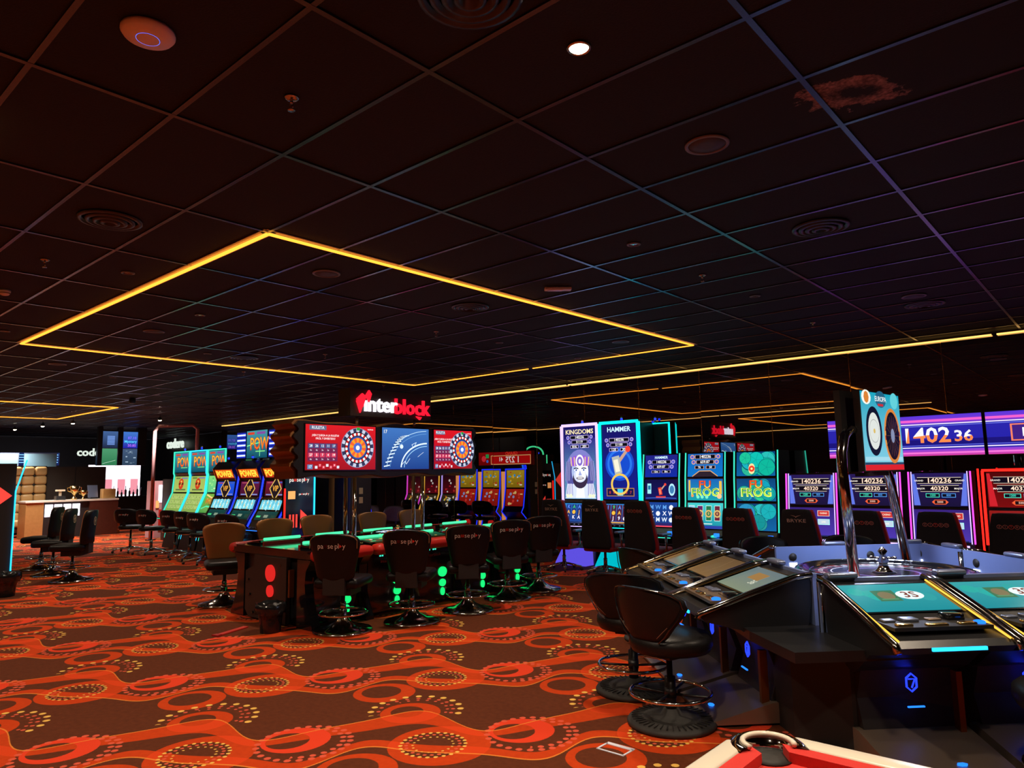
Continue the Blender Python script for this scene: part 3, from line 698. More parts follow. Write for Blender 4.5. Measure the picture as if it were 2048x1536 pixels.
for x, y, a, l in ((-14.7, 4.3, 142, 'middle one of the three black emblem stools at the left edge'), (-15.9, 4.45, 142, 'farthest of the three black emblem stools at the left edge')):
    dup(e0, (x, y, 0), math.radians(a), l)
def slot_stool(label, group):
    r = empty('swivel_chair', label, 'chair', group=group)
    g = G(); g.shell([(.66, .18, .02), (.68, .27, .01), (.75, .33, 0), (.85, .35, -.01), (.92, .33, -.02), (.97, .27, -.025), (.995, .15, -.03)], .07, .5, 12, y0=-.2); g.out('backrest', 'leather', r)
    g = G(); logo_pause(g, 0, 0, .055); g.v = [(x, -.2-.052+.5*x*x, .87+z) for x, _, z in g.v]; g.m = [0]*len(g.m); g.out('logo', 'print', r)
    g = G(); g.lathe([(.2, .52), (.26, .535), (.27, .57), (.26, .60), (.2, .615)], n=28); g.out('seat', 'leather', r)
    g = G(); g.ring(0, 0, .53, .262, .008, 28, 5); g.out('seat_rim', 'chrome', r)
    g = G(); g.box(0, -.22, .54, .08, .02, .16); g.out('back_bracket', 'black', r)
    column(r, .13, .52, 'chrome_dark'); star_base(r, .36, 'chrome'); return r
GS = 'black logo chairs at the slot bank'
c0 = slot_stool('leftmost black castor chair at the slot bank, standing apart at the end', GS); c0.location = (-17.75, 6.75, 0); c0.rotation_euler = (0, 0, .5)
for i, (x, y, a) in enumerate(((-16.85, 6.85, .25), (-15.85, 6.95, .2), (-14.95, 6.85, .15), (-14.0, 6.7, .2), (-12.95, 6.75, .2))):
    dup(c0, (x, y, 0), a, ['second', 'third', 'fourth', 'fifth', 'sixth'][i]+' black castor chair from the left at the slot bank')
def gaming_chair(label, group, logo):
    r = empty('gaming_chair', label, 'chair', group=group)
    rows = [(.42, .24, .02), (.46, .255, .01), (.55, .26, 0), (.8, .235, -.03), (1.05, .2, -.07), (1.15, .18, -.085), (1.19, .165, -.09), (1.2, .11, -.09)]
    g = G(); g.shell(rows, .07, .12, 8, y0=-.26, edge=.8); g.out('backrest', 'blackfab', r)
    g = G(); g.shell([(z, hw+.016, yo+.075) for z, hw, yo in rows[:-1]], .07, .12, 8, y0=-.26, edge=.9); g.out('back_cushion', 'red_fab', r)
    g = G(); g.rbox(0, .02, .37, .53, .54, .1, .035, 3); g.out('seat', 'red_fab', r)
    for s_ in (-1, 1):
        g = G(); g.rbox(s_*.30, .0, .66, .07, .28, .035, .012); a = g.out('armrest', 'satin', r)
        g = G(); g.tube([(s_*.30, .02, .66), (s_*.30, .02, .45), (s_*.2, .0, .39)], .018, 6); g.out('arm_post', 'chrome_dark', a)
    g = G()
    if logo == 'BRYKE':
        g.text('BRYKE', .068, (0, 0, 0), sx=1.25, col=lin((220, 190, 170)))
        for s_ in (-1, 1): g.add([(0, 0, .055), (s_*.07, 0, .08), (s_*.012, 0, .068)], [(0, 1, 2) if s_ > 0 else (2, 1, 0)], 0, lin((220, 190, 170)))
        g.add([(-.006, 0, .045), (.006, 0, .045), (0, 0, .065)], [(0, 1, 2)], 0, lin((220, 190, 170)))
    else:
        for i, t in enumerate('ZITRO'):
            x = (i-2)*.055; c = lin((255, 90, 70) if i == 2 else (230, 140, 125))
            P = [(x+rr*math.cos(2*PI*k/16), 0, rr*math.sin(2*PI*k/16)) for k in range(16) for rr in (.021, .025)]
            g.add(P, [(2*k, 2*k+1, (2*k+3) % 32, (2*k+2) % 32) for k in range(16)], 0, c); g.text(t, .034, (x, 0, 0), col=c)
    g.v = [(x, -.3675+.12*x*x+(.02 if z+1.04 > 1.05 else .0)*0-(z)*.15, 1.04+z) for x, _, z in g.v]
    g.out('logo', 'print', r)
    column(r, .13, .37, 'chrome_dark'); star_base(r, .30, 'chrome'); return r
GG = 'black and red high-back chairs along the wall machines'
gb = gaming_chair('black and red high-back chair with winged lettering, leftmost at the wall machines', GG, 'BRYKE')
gz = gaming_chair('black and red high-back chair with ringed letters, in front of the short blue machine', GG, 'ZITRO')
GCH = [(-7.5, 9.86, 'B', None), (-6.66, 9.86, 'B', 'black and red high-back chair with winged lettering, between the two tall machines'), (-5.84, 9.86, 'Z', None),
       (-5.0, 9.84, 'Z', 'high-back chair with ringed letters in front of the left Fu Frog machine'), (-4.22, 9.84, 'Z', 'high-back chair with ringed letters in front of the right Fu Frog machine'),
       (-3.42, 9.84, 'B', 'high-back chair with winged lettering at the first violet machine'), (-2.6, 9.84, 'Z', 'high-back chair with ringed letters between the chrome poles'),
       (-1.8, 9.84, 'Z', 'high-back chair with dim ringed letters at the third violet machine'), (-1.06, 9.84, 'Z', 'high-back chair at the red machine, cut by the right edge')]
for i, (x, y, t, l) in enumerate(GCH):
    a = math.radians((4, 2, -2, -4, -3, 2, -2, -3, -6)[i])
    if i == 0: gb.location = (x, y, 0); gb.rotation_euler.z = a
    elif i == 2: gz.location = (x, y, 0); gz.rotation_euler.z = a
    else:
        o = dup(gb if t == 'B' else gz, (x, y, 0), a, l)
        if i > 2: o.scale = (1, 1, .93)
def round_stool(label, group):
    r = empty('casino_stool', label, 'stool', group=group)
    rows = [(.545, .06, .05), (.56, .13, .03), (.60, .18, .012), (.66, .225, 0), (.73, .28, -.01), (.79, .31, -.015), (.84, .30, -.02), (.87, .255, -.022), (.888, .18, -.024), (.895, .09, -.025)]
    g = G(); g.shell(rows, .055, 1.15, 16, y0=-.24); g.out('backrest', 'leather', r)
    bc = lambda hw, z, yo, s_: (s_*hw, -.24+yo-.033+1.15*hw*hw, z)
    pts = [bc(hw*.985, z, yo, -1) for z, hw, yo in rows[1:]]+[bc(hw*.985, z, yo, 1) for z, hw, yo in rows[:0:-1]]
    g = G(); g.tube(pts, .005, 5); g.out('edge_trim', 'gloss', r)
    g = G(); g.tube([(x, y-.004, z+.022 if abs(x) < .2 else z) for x, y, z in [bc(hw*.93, z+.01, yo, -1) for z, hw, yo in rows[3::-1]]+[bc(hw*.93, z+.01, yo, 1) for z, hw, yo in rows[:4]]], .002, 4); g.out('stitching', 'steelplate', r)
    g = G(); g.lathe([(.2, .46), (.255, .47), (.275, .51), (.27, .555), (.24, .58), (.1, .59)], y=.02, n=32); g.out('seat', 'leather', r)
    g = G(); g.box(0, 0, .43, .2, .2, .04); g.out('seat_bracket', 'matte', r)
    g = G(); g.lathe([(.036, .06), (.036, .3), (.02, .305), (.02, .45)], n=14); g.out('column', 'black', r)
    foot_ring(r, .2, .262, 'chrome', 4)
    g = G(); g.lathe([(.285, 0), (.29, .02), (.28, .035), (.17, .05), (.165, .055), (.07, .065), (.05, .1)], n=40); b = g.out('base', 'rubber', r)
    g = G()
    for k in range(40):
        a = 2*PI*k/40; c_, s_ = math.cos(a), math.sin(a); g.box(.225*c_, .225*s_, .0435, .07, .005, .006, 0, a)
    g.out('ribs', 'matte', b, kind='stuff'); return r
GRS = 'black curved-back stools around the round roulette'
IC = Vector((-1.55, 6.1, 0)); Q = math.sqrt(.5)
rs0 = round_stool('nearest curved-back stool at the round roulette, overlapping the one behind', GRS)
rs0.location = (-2.46, 4.35, 0); rs0.rotation_euler.z = math.radians(-14)
for x, y, a, l in ((-3.02, 4.80, 12, 'second nearest curved-back stool, half hidden behind the nearest one'), (-3.75, 6.35, -20, 'curved-back stool beyond the left consoles of the round roulette'),
                   (-3.05, 7.75, -120, 'curved-back stool behind the round roulette, left of the chrome pole'), (-2.35, 8.35, -130, 'curved-back stool behind the round roulette, just right of the front pole'),
                   (-.30, 4.46, 50, 'dark curved-back stool cut off by the right edge of the photo')):
    dup(rs0, (x, y, 0), math.radians(a), l)
# ------------------------------------------------------------------ slot machines (front looks to local -y)
def art_mesh(root, name, a, o, xd, yd, sample=True, label=None):
    g = G(); a.put(g, o, xd, yd); return g.out(name, 'screen' if sample else 'scr0', root, label=label)
def candle(root, x, y, z):
    g = G(); g.lathe([(.02, z), (.02, z+.05)], x, y, 10); t = g.out('candle', 'chrome_dark', root)
    g = G(); g.lathe([(.02, z+.05), (.02, z+.09)], x, y, 10); g.out('lamp', 'deepblue', t)
    g = G(); g.lathe([(.019, z+.09), (.016, z+.115)], x, y, 10); g.out('cap', 'paper', t)
def on_seg(p, q, w, pad0=.02, pad1=.02, inset=.035):
    """lower-left corner, axes and height of a panel lying on the front segment p->q (y,z) facing -y"""
    d = math.hypot(q[0]-p[0], q[1]-p[1]); uy, uz = (q[0]-p[0])/d, (q[1]-p[1])/d; ny, nz = -uz, uy
    o = (-w/2+inset, p[0]+uy*pad0+ny*.004, p[1]+uz*pad0+nz*.004)
    return o, (1, 0, 0), (0, uy, uz), w-2*inset, d-pad0-pad1
def cabinet(label, w, prof, screens, led, led_w=.012, name='slot_machine', group=None, belly=None, led_from=2, kick=None, top_led=False, side='black', depth=.62, tops=1, led2=None):
    r = empty(name, label, 'slot machine', group=group)
    zt = prof[-1][1]
    poly = prof+[(depth, zt), (depth, 0)]
    g = G(); g.prism(poly, 'x', -w/2, w/2); g.out('cabinet', side, r)
    for s_ in (-1, 1):
        pts = [(s_*(w/2+.004), y-.012, z) for y, z in prof[led_from:]]
        g = G(); g.tube(pts, led_w, 4); g.out('led_edge', led, r)
        if led2:
            g = G(); g.tube([(s_*(w/2-.03), y-.012, z) for y, z in prof[led_from:]], led_w*.6, 4); g.out('led_edge', led2, r)
    if top_led:
        g = G(); g.box(0, prof[-1][0]-.012, zt-.008, w+.02, .03, .03 if top_led is True else top_led); g.out('led_edge', led, r)
    for (i, fn, sm) in screens:
        if isinstance(i, tuple): p, q = i
        else: p, q = prof[i], prof[i+1]
        o, xd, yd, sw, sh = on_seg(p, q, w)
        g = G(); P = [Vector(o)+Vector(xd)*a+Vector(yd)*b for a, b in ((-.02, -.012), (sw+.02, -.012), (sw+.02, sh+.012), (-.02, sh+.012))]
        n_ = Vector(xd).cross(Vector(yd)); g.add([p_-n_*.0035 for p_ in P]+[p_-n_*.0 for p_ in P], [(4, 5, 6, 7), (0, 1, 5, 4), (1, 2, 6, 5), (2, 3, 7, 6), (3, 0, 4, 7)]); bz = g.out('bezel', 'gloss', r)
        a = Art(sw, sh); fn(a); a.put_o = 0
        g = G(); a.put(g, Vector(o)+n_*.0015, xd, yd); g.out('screen', 'screen' if sm else 'scr0', bz)
    if tops: candle(r, 0, depth*.4, zt)
    return r
def deck(r, w, y, z, led, d=.2):
    g = G(); g.prism([(y-d, z), (y-d-.02, z-.03), (y-d, z-.06), (y+.05, z-.08), (y+.05, z+.04)], 'x', -w/2, w/2); k = g.out('button_deck', 'gloss', r)
    g = G()
    for i in range(5): g.box(-w*.3+w*.13*i, y-d+.07, z+.015, w*.09, .05, .012, col=None)
    g.out('buttons', 'satin', k)
    g = G(); g.lathe([(.045, z+.012), (.045, z+.03), (.03, z+.036)], w*.33, y-d+.09, 14); g.out('spin_button', led, k)
    g = G(); g.box(0, y-d-.022, z-.034, w*.96, .008, .012); g.out('led_trim', led, k)
def tall_art(title, bars, mid):
    def f(a):
        gradbg(a, (14, 30, 130), (20, 16, 90)); mid(a)
        a.text(title, .5, .93, a.w*.17, (240, 220, 170) if title == 'KINGDOMS' else (200, 235, 255), 8, .02)
        jackpot_bars(a, bars, .855 if title == 'KINGDOMS' else .79, .065, a.w*.16)
        for q in a.q[-60:]: pass
    return f
def mid_king(a):
    b = Art(a.w, a.h*.84); face_art(b); a.q += b.q
def mid_hammer(a):
    a.disc(.5, .47, a.w*.42, (20, 70, 190), 1, 24); a.ringo(.5, .47, a.w*.3, a.w*.36, (40, 110, 220), 1.5); hammer(a, .42, .47, .55)
    a.rect(.1, .04, .9, .15, (170, 120, 60), 2); a.rect(.12, .05, .88, .14, (25, 20, 70), 3); a.ringo(.5, .2, .15, .19, (230, 190, 80), 4); a.rect(.42, .05, .58, .14, (60, 190, 220), 4)
    for i, t in enumerate('8887'): a.text(t, (.2, .32, .68, .8)[i], .09, .07, (200, 60, 60), 4)
RC = ((230, 230, 250), (60, 190, 110), (240, 180, 60), (240, 240, 255), (90, 140, 240), (200, 80, 60))
wide_prof = [(-.02, 0), (.06, .5), (.0, .66), (.05, .72), (.13, 1.1), (.15, 1.14), (.17, 2.5)]
def tall_machine(label, title, bars, mid, led, kick, gold, x, frame):
    def rl(a):
        gradbg(a, (30, 60, 140), (40, 120, 190)); 
        if gold: a.rect(.0, .0, .07, 1, (220, 160, 70), 1); a.rect(.93, 0, 1, 1, (220, 160, 70), 1); a.rect(0, 0, 1, .1, (220, 165, 80), 1)
        reels(a, .14, .95, .08, .92, 5, 3, (70, 30, 60) if gold else (30, 50, 120), 'JAKQA' if not gold else 'AAJQ9', cols=RC)
    r = cabinet(label, .78, wide_prof, [((wide_prof[3]), rl, True)] if 0 else [(3, rl, True), (5, tall_art(title, bars, mid), True)], led, .014, group='tall curved slot machines by the mirror wall', led_from=3, top_led=.05, depth=.68)
    for s_ in (-1, 1):
        g = G(); g.box(s_*(.39+.01), .16, 1.12, .05, .05, 1.39); g.out('led_column', led, r)
        g = G(); g.tube([(s_*.3, .02, .5), (s_*.33, -.03, .02)], .012, 4); g.out('led_leg', led, r)
    deck(r, .76, .0, .72, led, .16)
    g = G(); g.prism([(-.04, .30), (-.26, .06), (-.27, .02), (-.02, .02)], 'x', -.3, .36); g.out('kick_panel', kick, r)
    g = G(); g.prism([(0, .56), (-.1, .5), (-.06, .34), (0, .3)], 'x', -.36, .36); g.out('lower_door', 'matte', r)
    if gold:
        g = G(); P = [(-.3+.04*math.cos(k*PI/8), -.102, .42+.04*math.sin(k*PI/8)) for k in range(16)]; g.tube(P, .006, 4, True); g.text('Z', .06, (-.3, -.104, .42), mi=0); g.out('ringed_letter', 'cyan', r)
    r.location = (x, 10.56, 0); return r
tall_machine('tall slot machine with white-violet LED frame and a bearded turbaned man on screen', 'KINGDOMS', ('140236', '51119', '816', '201'), mid_king, 'purple', 'violetpanel', False, -7.73, 0)
tall_machine('tall slot machine with thick cyan LED frame and a big hammer on its blue screen', 'HAMMER', ('140236', '51100', '120', '300'), mid_hammer, 'cyan', 'cyanpanel', True, -6.87, 0)
r = empty('display_panel', 'dark switched-off tall panel with cyan LED edge behind the short blue machine', 'display panel', (-6.46, 11.305, 0))
g = G(); g.box(0, 0, 0, .6, .05, 2.5); g.out('panel', 'matte', r)
g = G(); g.box(.29, -.035, .1, .025, .02, 2.4); g.out('led_edge', 'cyan', r); g = G(); g.box(0, -.035, 2.48, .6, .02, .02); g.out('led_edge', 'cyan', r); candle(r, 0, 0, 2.5)
tri_prof = [(-.02, 0), (.06, .48), (-.02, .62), (.04, .70), (.10, 1.14), (.13, 1.52), (.19, 1.93)]
def tri_machine(label, x, arts, led, w=.68, dx=0, leds2=None, grp='three-screen slot machines by the mirror wall', front=10.6, side='black'):
    r = cabinet(label, w, tri_prof, [(3, arts[0], True), (4, arts[1], True), (5, arts[2], True)], led, .011, group=grp, led_from=3, depth=.66, tops=0, led2=leds2)
    g = G(); g.prism([(.035, .70), (-.05, .62), (-.04, .54), (.05, .56)], 'x', -w/2+.02, w/2-.02); g.out('grille_panel', 'steelplate', r)
    deck(r, w, -.04, .6, led if led != 'magenta' else 'purple', .17)
    g = G()
    for k in range(6): g.box(0, -.012+.0125*k, .44-.05*k, w*.8, .02, .015)
    g.out('vent_slats', 'satin', r)
    g = G(); g.box(w/2-.05, -.17, .62, .07, .05, .05); g.out('card_reader', 'blue', r)
    r.location = (x, front, 0); return r
def ham_top(a):
    gradbg(a, (12, 40, 150), (30, 30, 120)); a.text('HAMMER', .5, .88, a.w*.1, (200, 235, 255), 8, .02); jackpot_bars(a, ('140236', '659.87', '12m', '8m'), .68, .22, a.w*.13)
def ham_mid(a):
    gradbg(a, (20, 20, 90), (14, 12, 60)); hammer(a, .48, .45, .26, True); a.rect(.08, .3, .2, .8, (150, 220, 230), 2); a.rect(.1, .5, .18, .7, (30, 110, 150), 3)
    a.disc(.84, .5, a.w*.1, (170, 220, 240), 3, 12, a.h*.3); a.disc(.84, .5, a.w*.07, (60, 120, 170), 3.3, 12, a.h*.2); a.rect(.35, .1, .65, .18, (220, 60, 50), 3); a.line([(.03, .08), (.3, .1), (.7, .1), (.97, .08)], .01, (60, 110, 210), 3)
def ham_low(a):
    gradbg(a, (40, 30, 90), (20, 60, 140)); reels(a, .16, .92, .12, .92, 4, 3, (20, 60, 130), 'WXMW', cols=((220, 230, 250), (90, 150, 220), (235, 235, 255))); a.rect(0, 0, 1, .05, (230, 70, 90), 2)
def frog_top(a):
    gradbg(a, (10, 110, 190), (15, 90, 170)); a.poly([(.15*a.w, 0), (.35*a.w, .22*a.h), (.65*a.w, .22*a.h), (.85*a.w, 0)], lin((40, 30, 40)), 2); a.line([(.14, .01), (.34, .24), (.66, .24), (.86, .01)], .012, (225, 160, 60), 3)
    jackpot_bars(a, ('140236', '659.87', '76', '50'), .86, .23, a.w*.13, (240, 170, 110))
def frog_mid(a):
    gradbg(a, (20, 150, 160), (15, 90, 170)); a.rect(.9, .3, .97, .9, (220, 180, 70), 2); a.rect(.03, .4, .08, .95, (220, 180, 70), 2); fu_frog(a); a.disc(.9, .2, a.h*.12, (240, 190, 140), 8, 12); a.disc(.14, .22, a.h*.07, (230, 150, 80), 8, 10)
    for x in (.3, .42, .55): a.disc(x, .16, a.h*.08, (120, 230, 190), 8, 10)
def frog_low(a):
    gradbg(a, (15, 130, 150), (60, 190, 190)); 
    for i, c in enumerate(((140, 190, 220), (90, 30, 90), (30, 110, 70), (100, 30, 50))):
        a.rect(.04+.24*i, .3, .2+.24*i, .9, (200, 230, 220), 1); a.rect(.05+.24*i, .32, .19+.24*i, .88, c, 2); a.ringo(.12+.24*i, .58, a.h*.09, a.h*.15, (200, 170, 100), 3, 16); a.text('0', .12+.24*i, .58, a.h*.14, (230, 200, 120), 4)
    a.rect(0, .0, 1, .12, (40, 60, 150), 2); a.rect(.3, .17, .7, .2, (230, 240, 230), 2)
tri_machine('short three-screen blue slot machine with a red hammer, beside the dark panel', -6.07, (ham_low, ham_mid, ham_top), 'aqua')
tri_machine('blue-green Fu Frog slot machine with golden temple and jackpot bars on top', -5.27, (frog_low, frog_mid, frog_top), 'aqua')
tri_machine('green Fu Frog slot machine covered with lily pads and a red flower', -4.43, (lambda a: frog_pads(a, 5), lambda a: (frog_pads(a, 9), fu_frog(a)), lambda a: frog_pads(a, 2, (.4, .3))), 'aqua')
duo_prof = [(-.02, 0), (.04, .44), (-.03, .56), (.03, .66), (.08, 1.10), (.14, 1.57)]
def duo_top(bg0, bg1, edge, txt):
    def f(a):
        gradbg(a, bg0, bg1); a.poly([(.02*a.w, .03*a.h), (.14*a.w, .03*a.h), (.05*a.w, .97*a.h), (.0*a.w, .97*a.h)], lin(edge), 1); a.poly([(.86*a.w, .03*a.h), (.98*a.w, .03*a.h), (.99*a.w, .97*a.h), (.95*a.w, .97*a.h)], lin(edge), 1)
        for k, v in enumerate(('140236', '40320')):
            y = .77-.24*k; a.rect(.1+.05*k, y-.09, .9-.05*k, y-.08, (240, 225, 200), 2); a.rect(.1+.05*k, y+.09, .9-.05*k, y+.10, (240, 225, 200), 2); a.rect(.1+.05*k, y-.08, .9-.05*k, y+.09, (12, 8, 22), 2.5)
            a.text(v, .5, y, a.h*(.2-.03*k), (255, 215, 190), 4, .015, 1.1); a.text('GRAND' if k == 0 else 'MAJOR', .13+.03*k, y, a.h*.07, (240, 230, 220), 5); a.text('GRAND' if k == 0 else 'MAJOR', .87-.03*k, y, a.h*.07, (240, 230, 220), 5)
        for sx, c in ((.37, (70, 220, 190)), (.66, (80, 150, 230))): a.rect(sx-.125, .27, sx+.125, .39, c, 3); a.rect(sx-.115, .285, sx+.115, .375, (8, 10, 26), 4); a.text('1200' if sx < .5 else '800', sx, .33, a.h*.08, c, 5)
        a.poly([(.35*a.w, .13*a.h), (.4*a.w, .2*a.h), (.6*a.w, .2*a.h), (.65*a.w, .13*a.h), (.6*a.w, .06*a.h), (.4*a.w, .06*a.h)], lin((230, 90, 50)), 3); a.rect(.4, .08, .6, .18, (30, 14, 20), 4); a.text('5000', .5, .13, a.h*.08, (250, 190, 170), 5)
    return f
def duo_low(bg0, bg1, tiles_):
    def f(a):
        gradbg(a, bg0, bg1)
        for i, (x, y, c, t) in enumerate(tiles_):
            a.rect(x-.13, y-.1, x+.13, y+.1, (150, 240, 230) if i % 2 == 0 else (240, 220, 200), 2); a.rect(x-.12, y-.088, x+.12, y+.088, c, 3); a.text(t, x, y, a.h*.085, (245, 235, 210), 4, .01, .8)
        a.rect(.04, .0, .96, .04, (30, 40, 90), 2)
        for i in range(3): a.rect(.06+.04*i, .06, .09+.04*i, .2-.03*i, (160, 200, 160), 2); 
    return f
TL = [(.28, .8, (15, 90, 90), 'BINGO'), (.76, .8, (190, 50, 50), 'CASINO'), (.76, .5, (180, 200, 215), 'LINK'), (.28, .5, (30, 110, 140), 'CLUB')]
def duo_machine(label, x, red=False, w=.70):
    if red: arts = (duo_low((90, 12, 10), (130, 20, 16), [(.28, .82, (90, 150, 40), 'FROG'), (.72, .82, (180, 40, 30), 'GOLD'), (.35, .5, (200, 215, 220), 'LINK'), (.78, .5, (170, 120, 40), 'CLUB')]), duo_top((110, 8, 10), (70, 6, 8), (190, 30, 40), ''))
    else: arts = (duo_low((70, 50, 160), (50, 30, 110), TL), duo_top((20, 14, 50), (34, 22, 80), (90, 110, 210), ''))
    r = cabinet(label, w, duo_prof, [(3, arts[0], True), (4, arts[1], True)], 'redled' if red else 'magenta', .012 if not red else .02, group='two-screen slot machines under the jackpot sign', led_from=3, depth=.5, tops=0, top_led=.03 if red else False, led2=None if red else 'purple')
    deck(r, w, -.04, .56, 'redled' if red else 'purple', .17)
    g = G(); g.box(-w/2+.1, -.12, .6, .12, .05, .05); g.box(w/2-.1, -.12, .6, .12, .05, .05); g.out('bill_reader', 'purple' if not red else 'redled', r)
    if red:
        for s_ in (-1, 1):
            g = G(); g.tube([(s_*(w/2+.03), -.02, 1.6), (s_*(w/2+.03), -.1, .66), (s_*(w/2+.03), -.06, .4)], .014, 4); g.out('led_edge', 'redled', r)
        g = G(); g.box(0, -.05, .4, w, .02, .02); g.out('led_edge', 'redled', r)
    r.location = (x, 10.58, 0); return r
duo_machine('leftmost violet two-screen slot machine, beside the green Fu Frog one', -3.6)
duo_machine('violet two-screen slot machine between the two chrome poles', -2.78)
duo_machine('violet two-screen slot machine right of the chrome poles', -1.97)
duo_machine('red two-screen slot machine with red LED frame at the right edge', -1.1, True, .76)
# dark slabs between machines and jackpot sign
r = empty('jackpot_sign', 'long violet jackpot sign reading 140236 above the right machines', 'sign', (-3.38, 10.9, 1.77))
def sign_art(txt):
    def f(a):
        gradbg(a, (30, 30, 150), (40, 34, 160)); a.rect(0, .80, 1, 1, (120, 50, 190), 1, (80, 50, 200)); a.rect(0, .84, 1, .9, (225, 90, 190), 1.4); a.rect(0, 0, 1, .16, (200, 60, 150), 1, (120, 60, 200)); a.rect(0, .05, 1, .09, (230, 110, 200), 1.4)
        a.rect(0, .77, 1, .795, (230, 220, 245), 2); a.rect(0, .73, 1, .745, (110, 120, 220), 2); a.rect(0, .19, 1, .215, (230, 220, 245), 2); a.rect(0, .25, 1, .26, (110, 120, 220), 2)
        a.rect(0, .27, 1, .4, (24, 18, 110), 2)
        if txt:
            a.text(txt[:4], .34, .49, a.h*.52, (255, 255, 255), 5, .02, 1.05, (255, 130, 70)); a.text(txt[4:], .78, .455, a.h*.37, (255, 255, 255), 5, .02, 1.1, (255, 130, 70))
    return f
for x0, x1, t in ((0, .9, ''), (.92, 1.93, '140236'), (1.95, 2.95, 'M'), (2.97, 3.95, '')):
    g = G(); g.box((x0+x1)/2, .06, 0, x1-x0, .12, .56); k = g.out('sign_panel', 'black', r)
    a = Art(x1-x0-.02, .54); sign_art('' if t == 'M' else t)(a)
    if t == 'M':
        a.rect(.26, .3, .98, .7, (230, 120, 90), 3); a.rect(.28, .33, .96, .67, (60, 30, 120), 4); a.text('MAJOR', .62, .49, a.h*.28, (255, 255, 255), 6, .02, 1)
    g = G(); a.put(g, (x0+.01, -.001, .01), (1, 0, 0), (0, 0, 1)); g.out('display', 'screen', k)
for x in (.53, 1.35, 3.3):
    g = G(); g.box(x, .3, -1.77, .03, .03, 1.9); g.box(x, .2, .1, .03, .2, .03); g.out('post', 'black', r)
# ------------------------------------------------------------------ long electronic roulette table
TX, TY = -7.72, 6.4
T = empty('roulette_table', 'long black roulette table with red armrests, green light bars and a wheel in the middle', 'gaming table', (TX, TY, 0))
HX, HY, HT = .88, 1.92, .84
g = G(); g.prism([(-HX+.16, -HY+.05), (HX-.16, -HY+.05), (HX-.16, HY-.05), (-HX+.16, HY-.05)], 'z', .02, HT-.09); g.out('body', 'black', T)
g = G(); g.prism([(-HX, -HY), (HX-.0, -HY), (HX, HY), (-HX, HY)], 'z', HT-.09, HT-.03); g.prism([(-HX+.1, -HY+.0), (HX-.1, -HY+.0), (HX-.1, HY), (-HX+.1, HY)], 'z', HT-.03, HT); g.out('tabletop', 'gloss', T)
# end panels with discs
for s_ in (-1, 1):
    y = s_*(HY-.03)
    g = G(); g.prism([(-.42, .02), (.40, .02), (.40, .75), (-.3, .75), (-.3, .62), (-.5, .55), (-.5, .1)], 'y', min(y, y+s_*.05), max(y, y+s_*.05)); e = g.out('end_panel', 'panel', T)
    g = G(); g.prism([(-.05, .02), (.42, .02), (.42, .74), (-.05, .74)], 'y', min(y+s_*.05, y+s_*.065), max(y+s_*.05, y+s_*.065)); g.out('cover_plate', 'panel', e)
    for z, R in ((.56, .095), (.36, .066)):
        g = G(); g.prism([(.10+R*math.cos(2*PI*k/28), z+R*math.sin(2*PI*k/28)) for k in range(28)], 'y', min(y+s_*.065, y+s_*.085), max(y+s_*.065, y+s_*.085)); g.out('disc', 'reddisc', e)
    for x, z in ((-.42, .45), (-.38, .28), (-.3, .08), (.3, .66)):
        g = G(); g.prism([(x+.015*math.cos(k*PI/5), z+.015*math.sin(k*PI/5)) for k in range(10)], 'y', min(y+s_*.05, y+s_*.07), max(y+s_*.05, y+s_*.07)); g.out('screw', 'gloss', e)
    g = G(); g.box(.47, y+s_*.03, .32, .03, .06, .3); g.out('handle_plate', 'bronze', e)
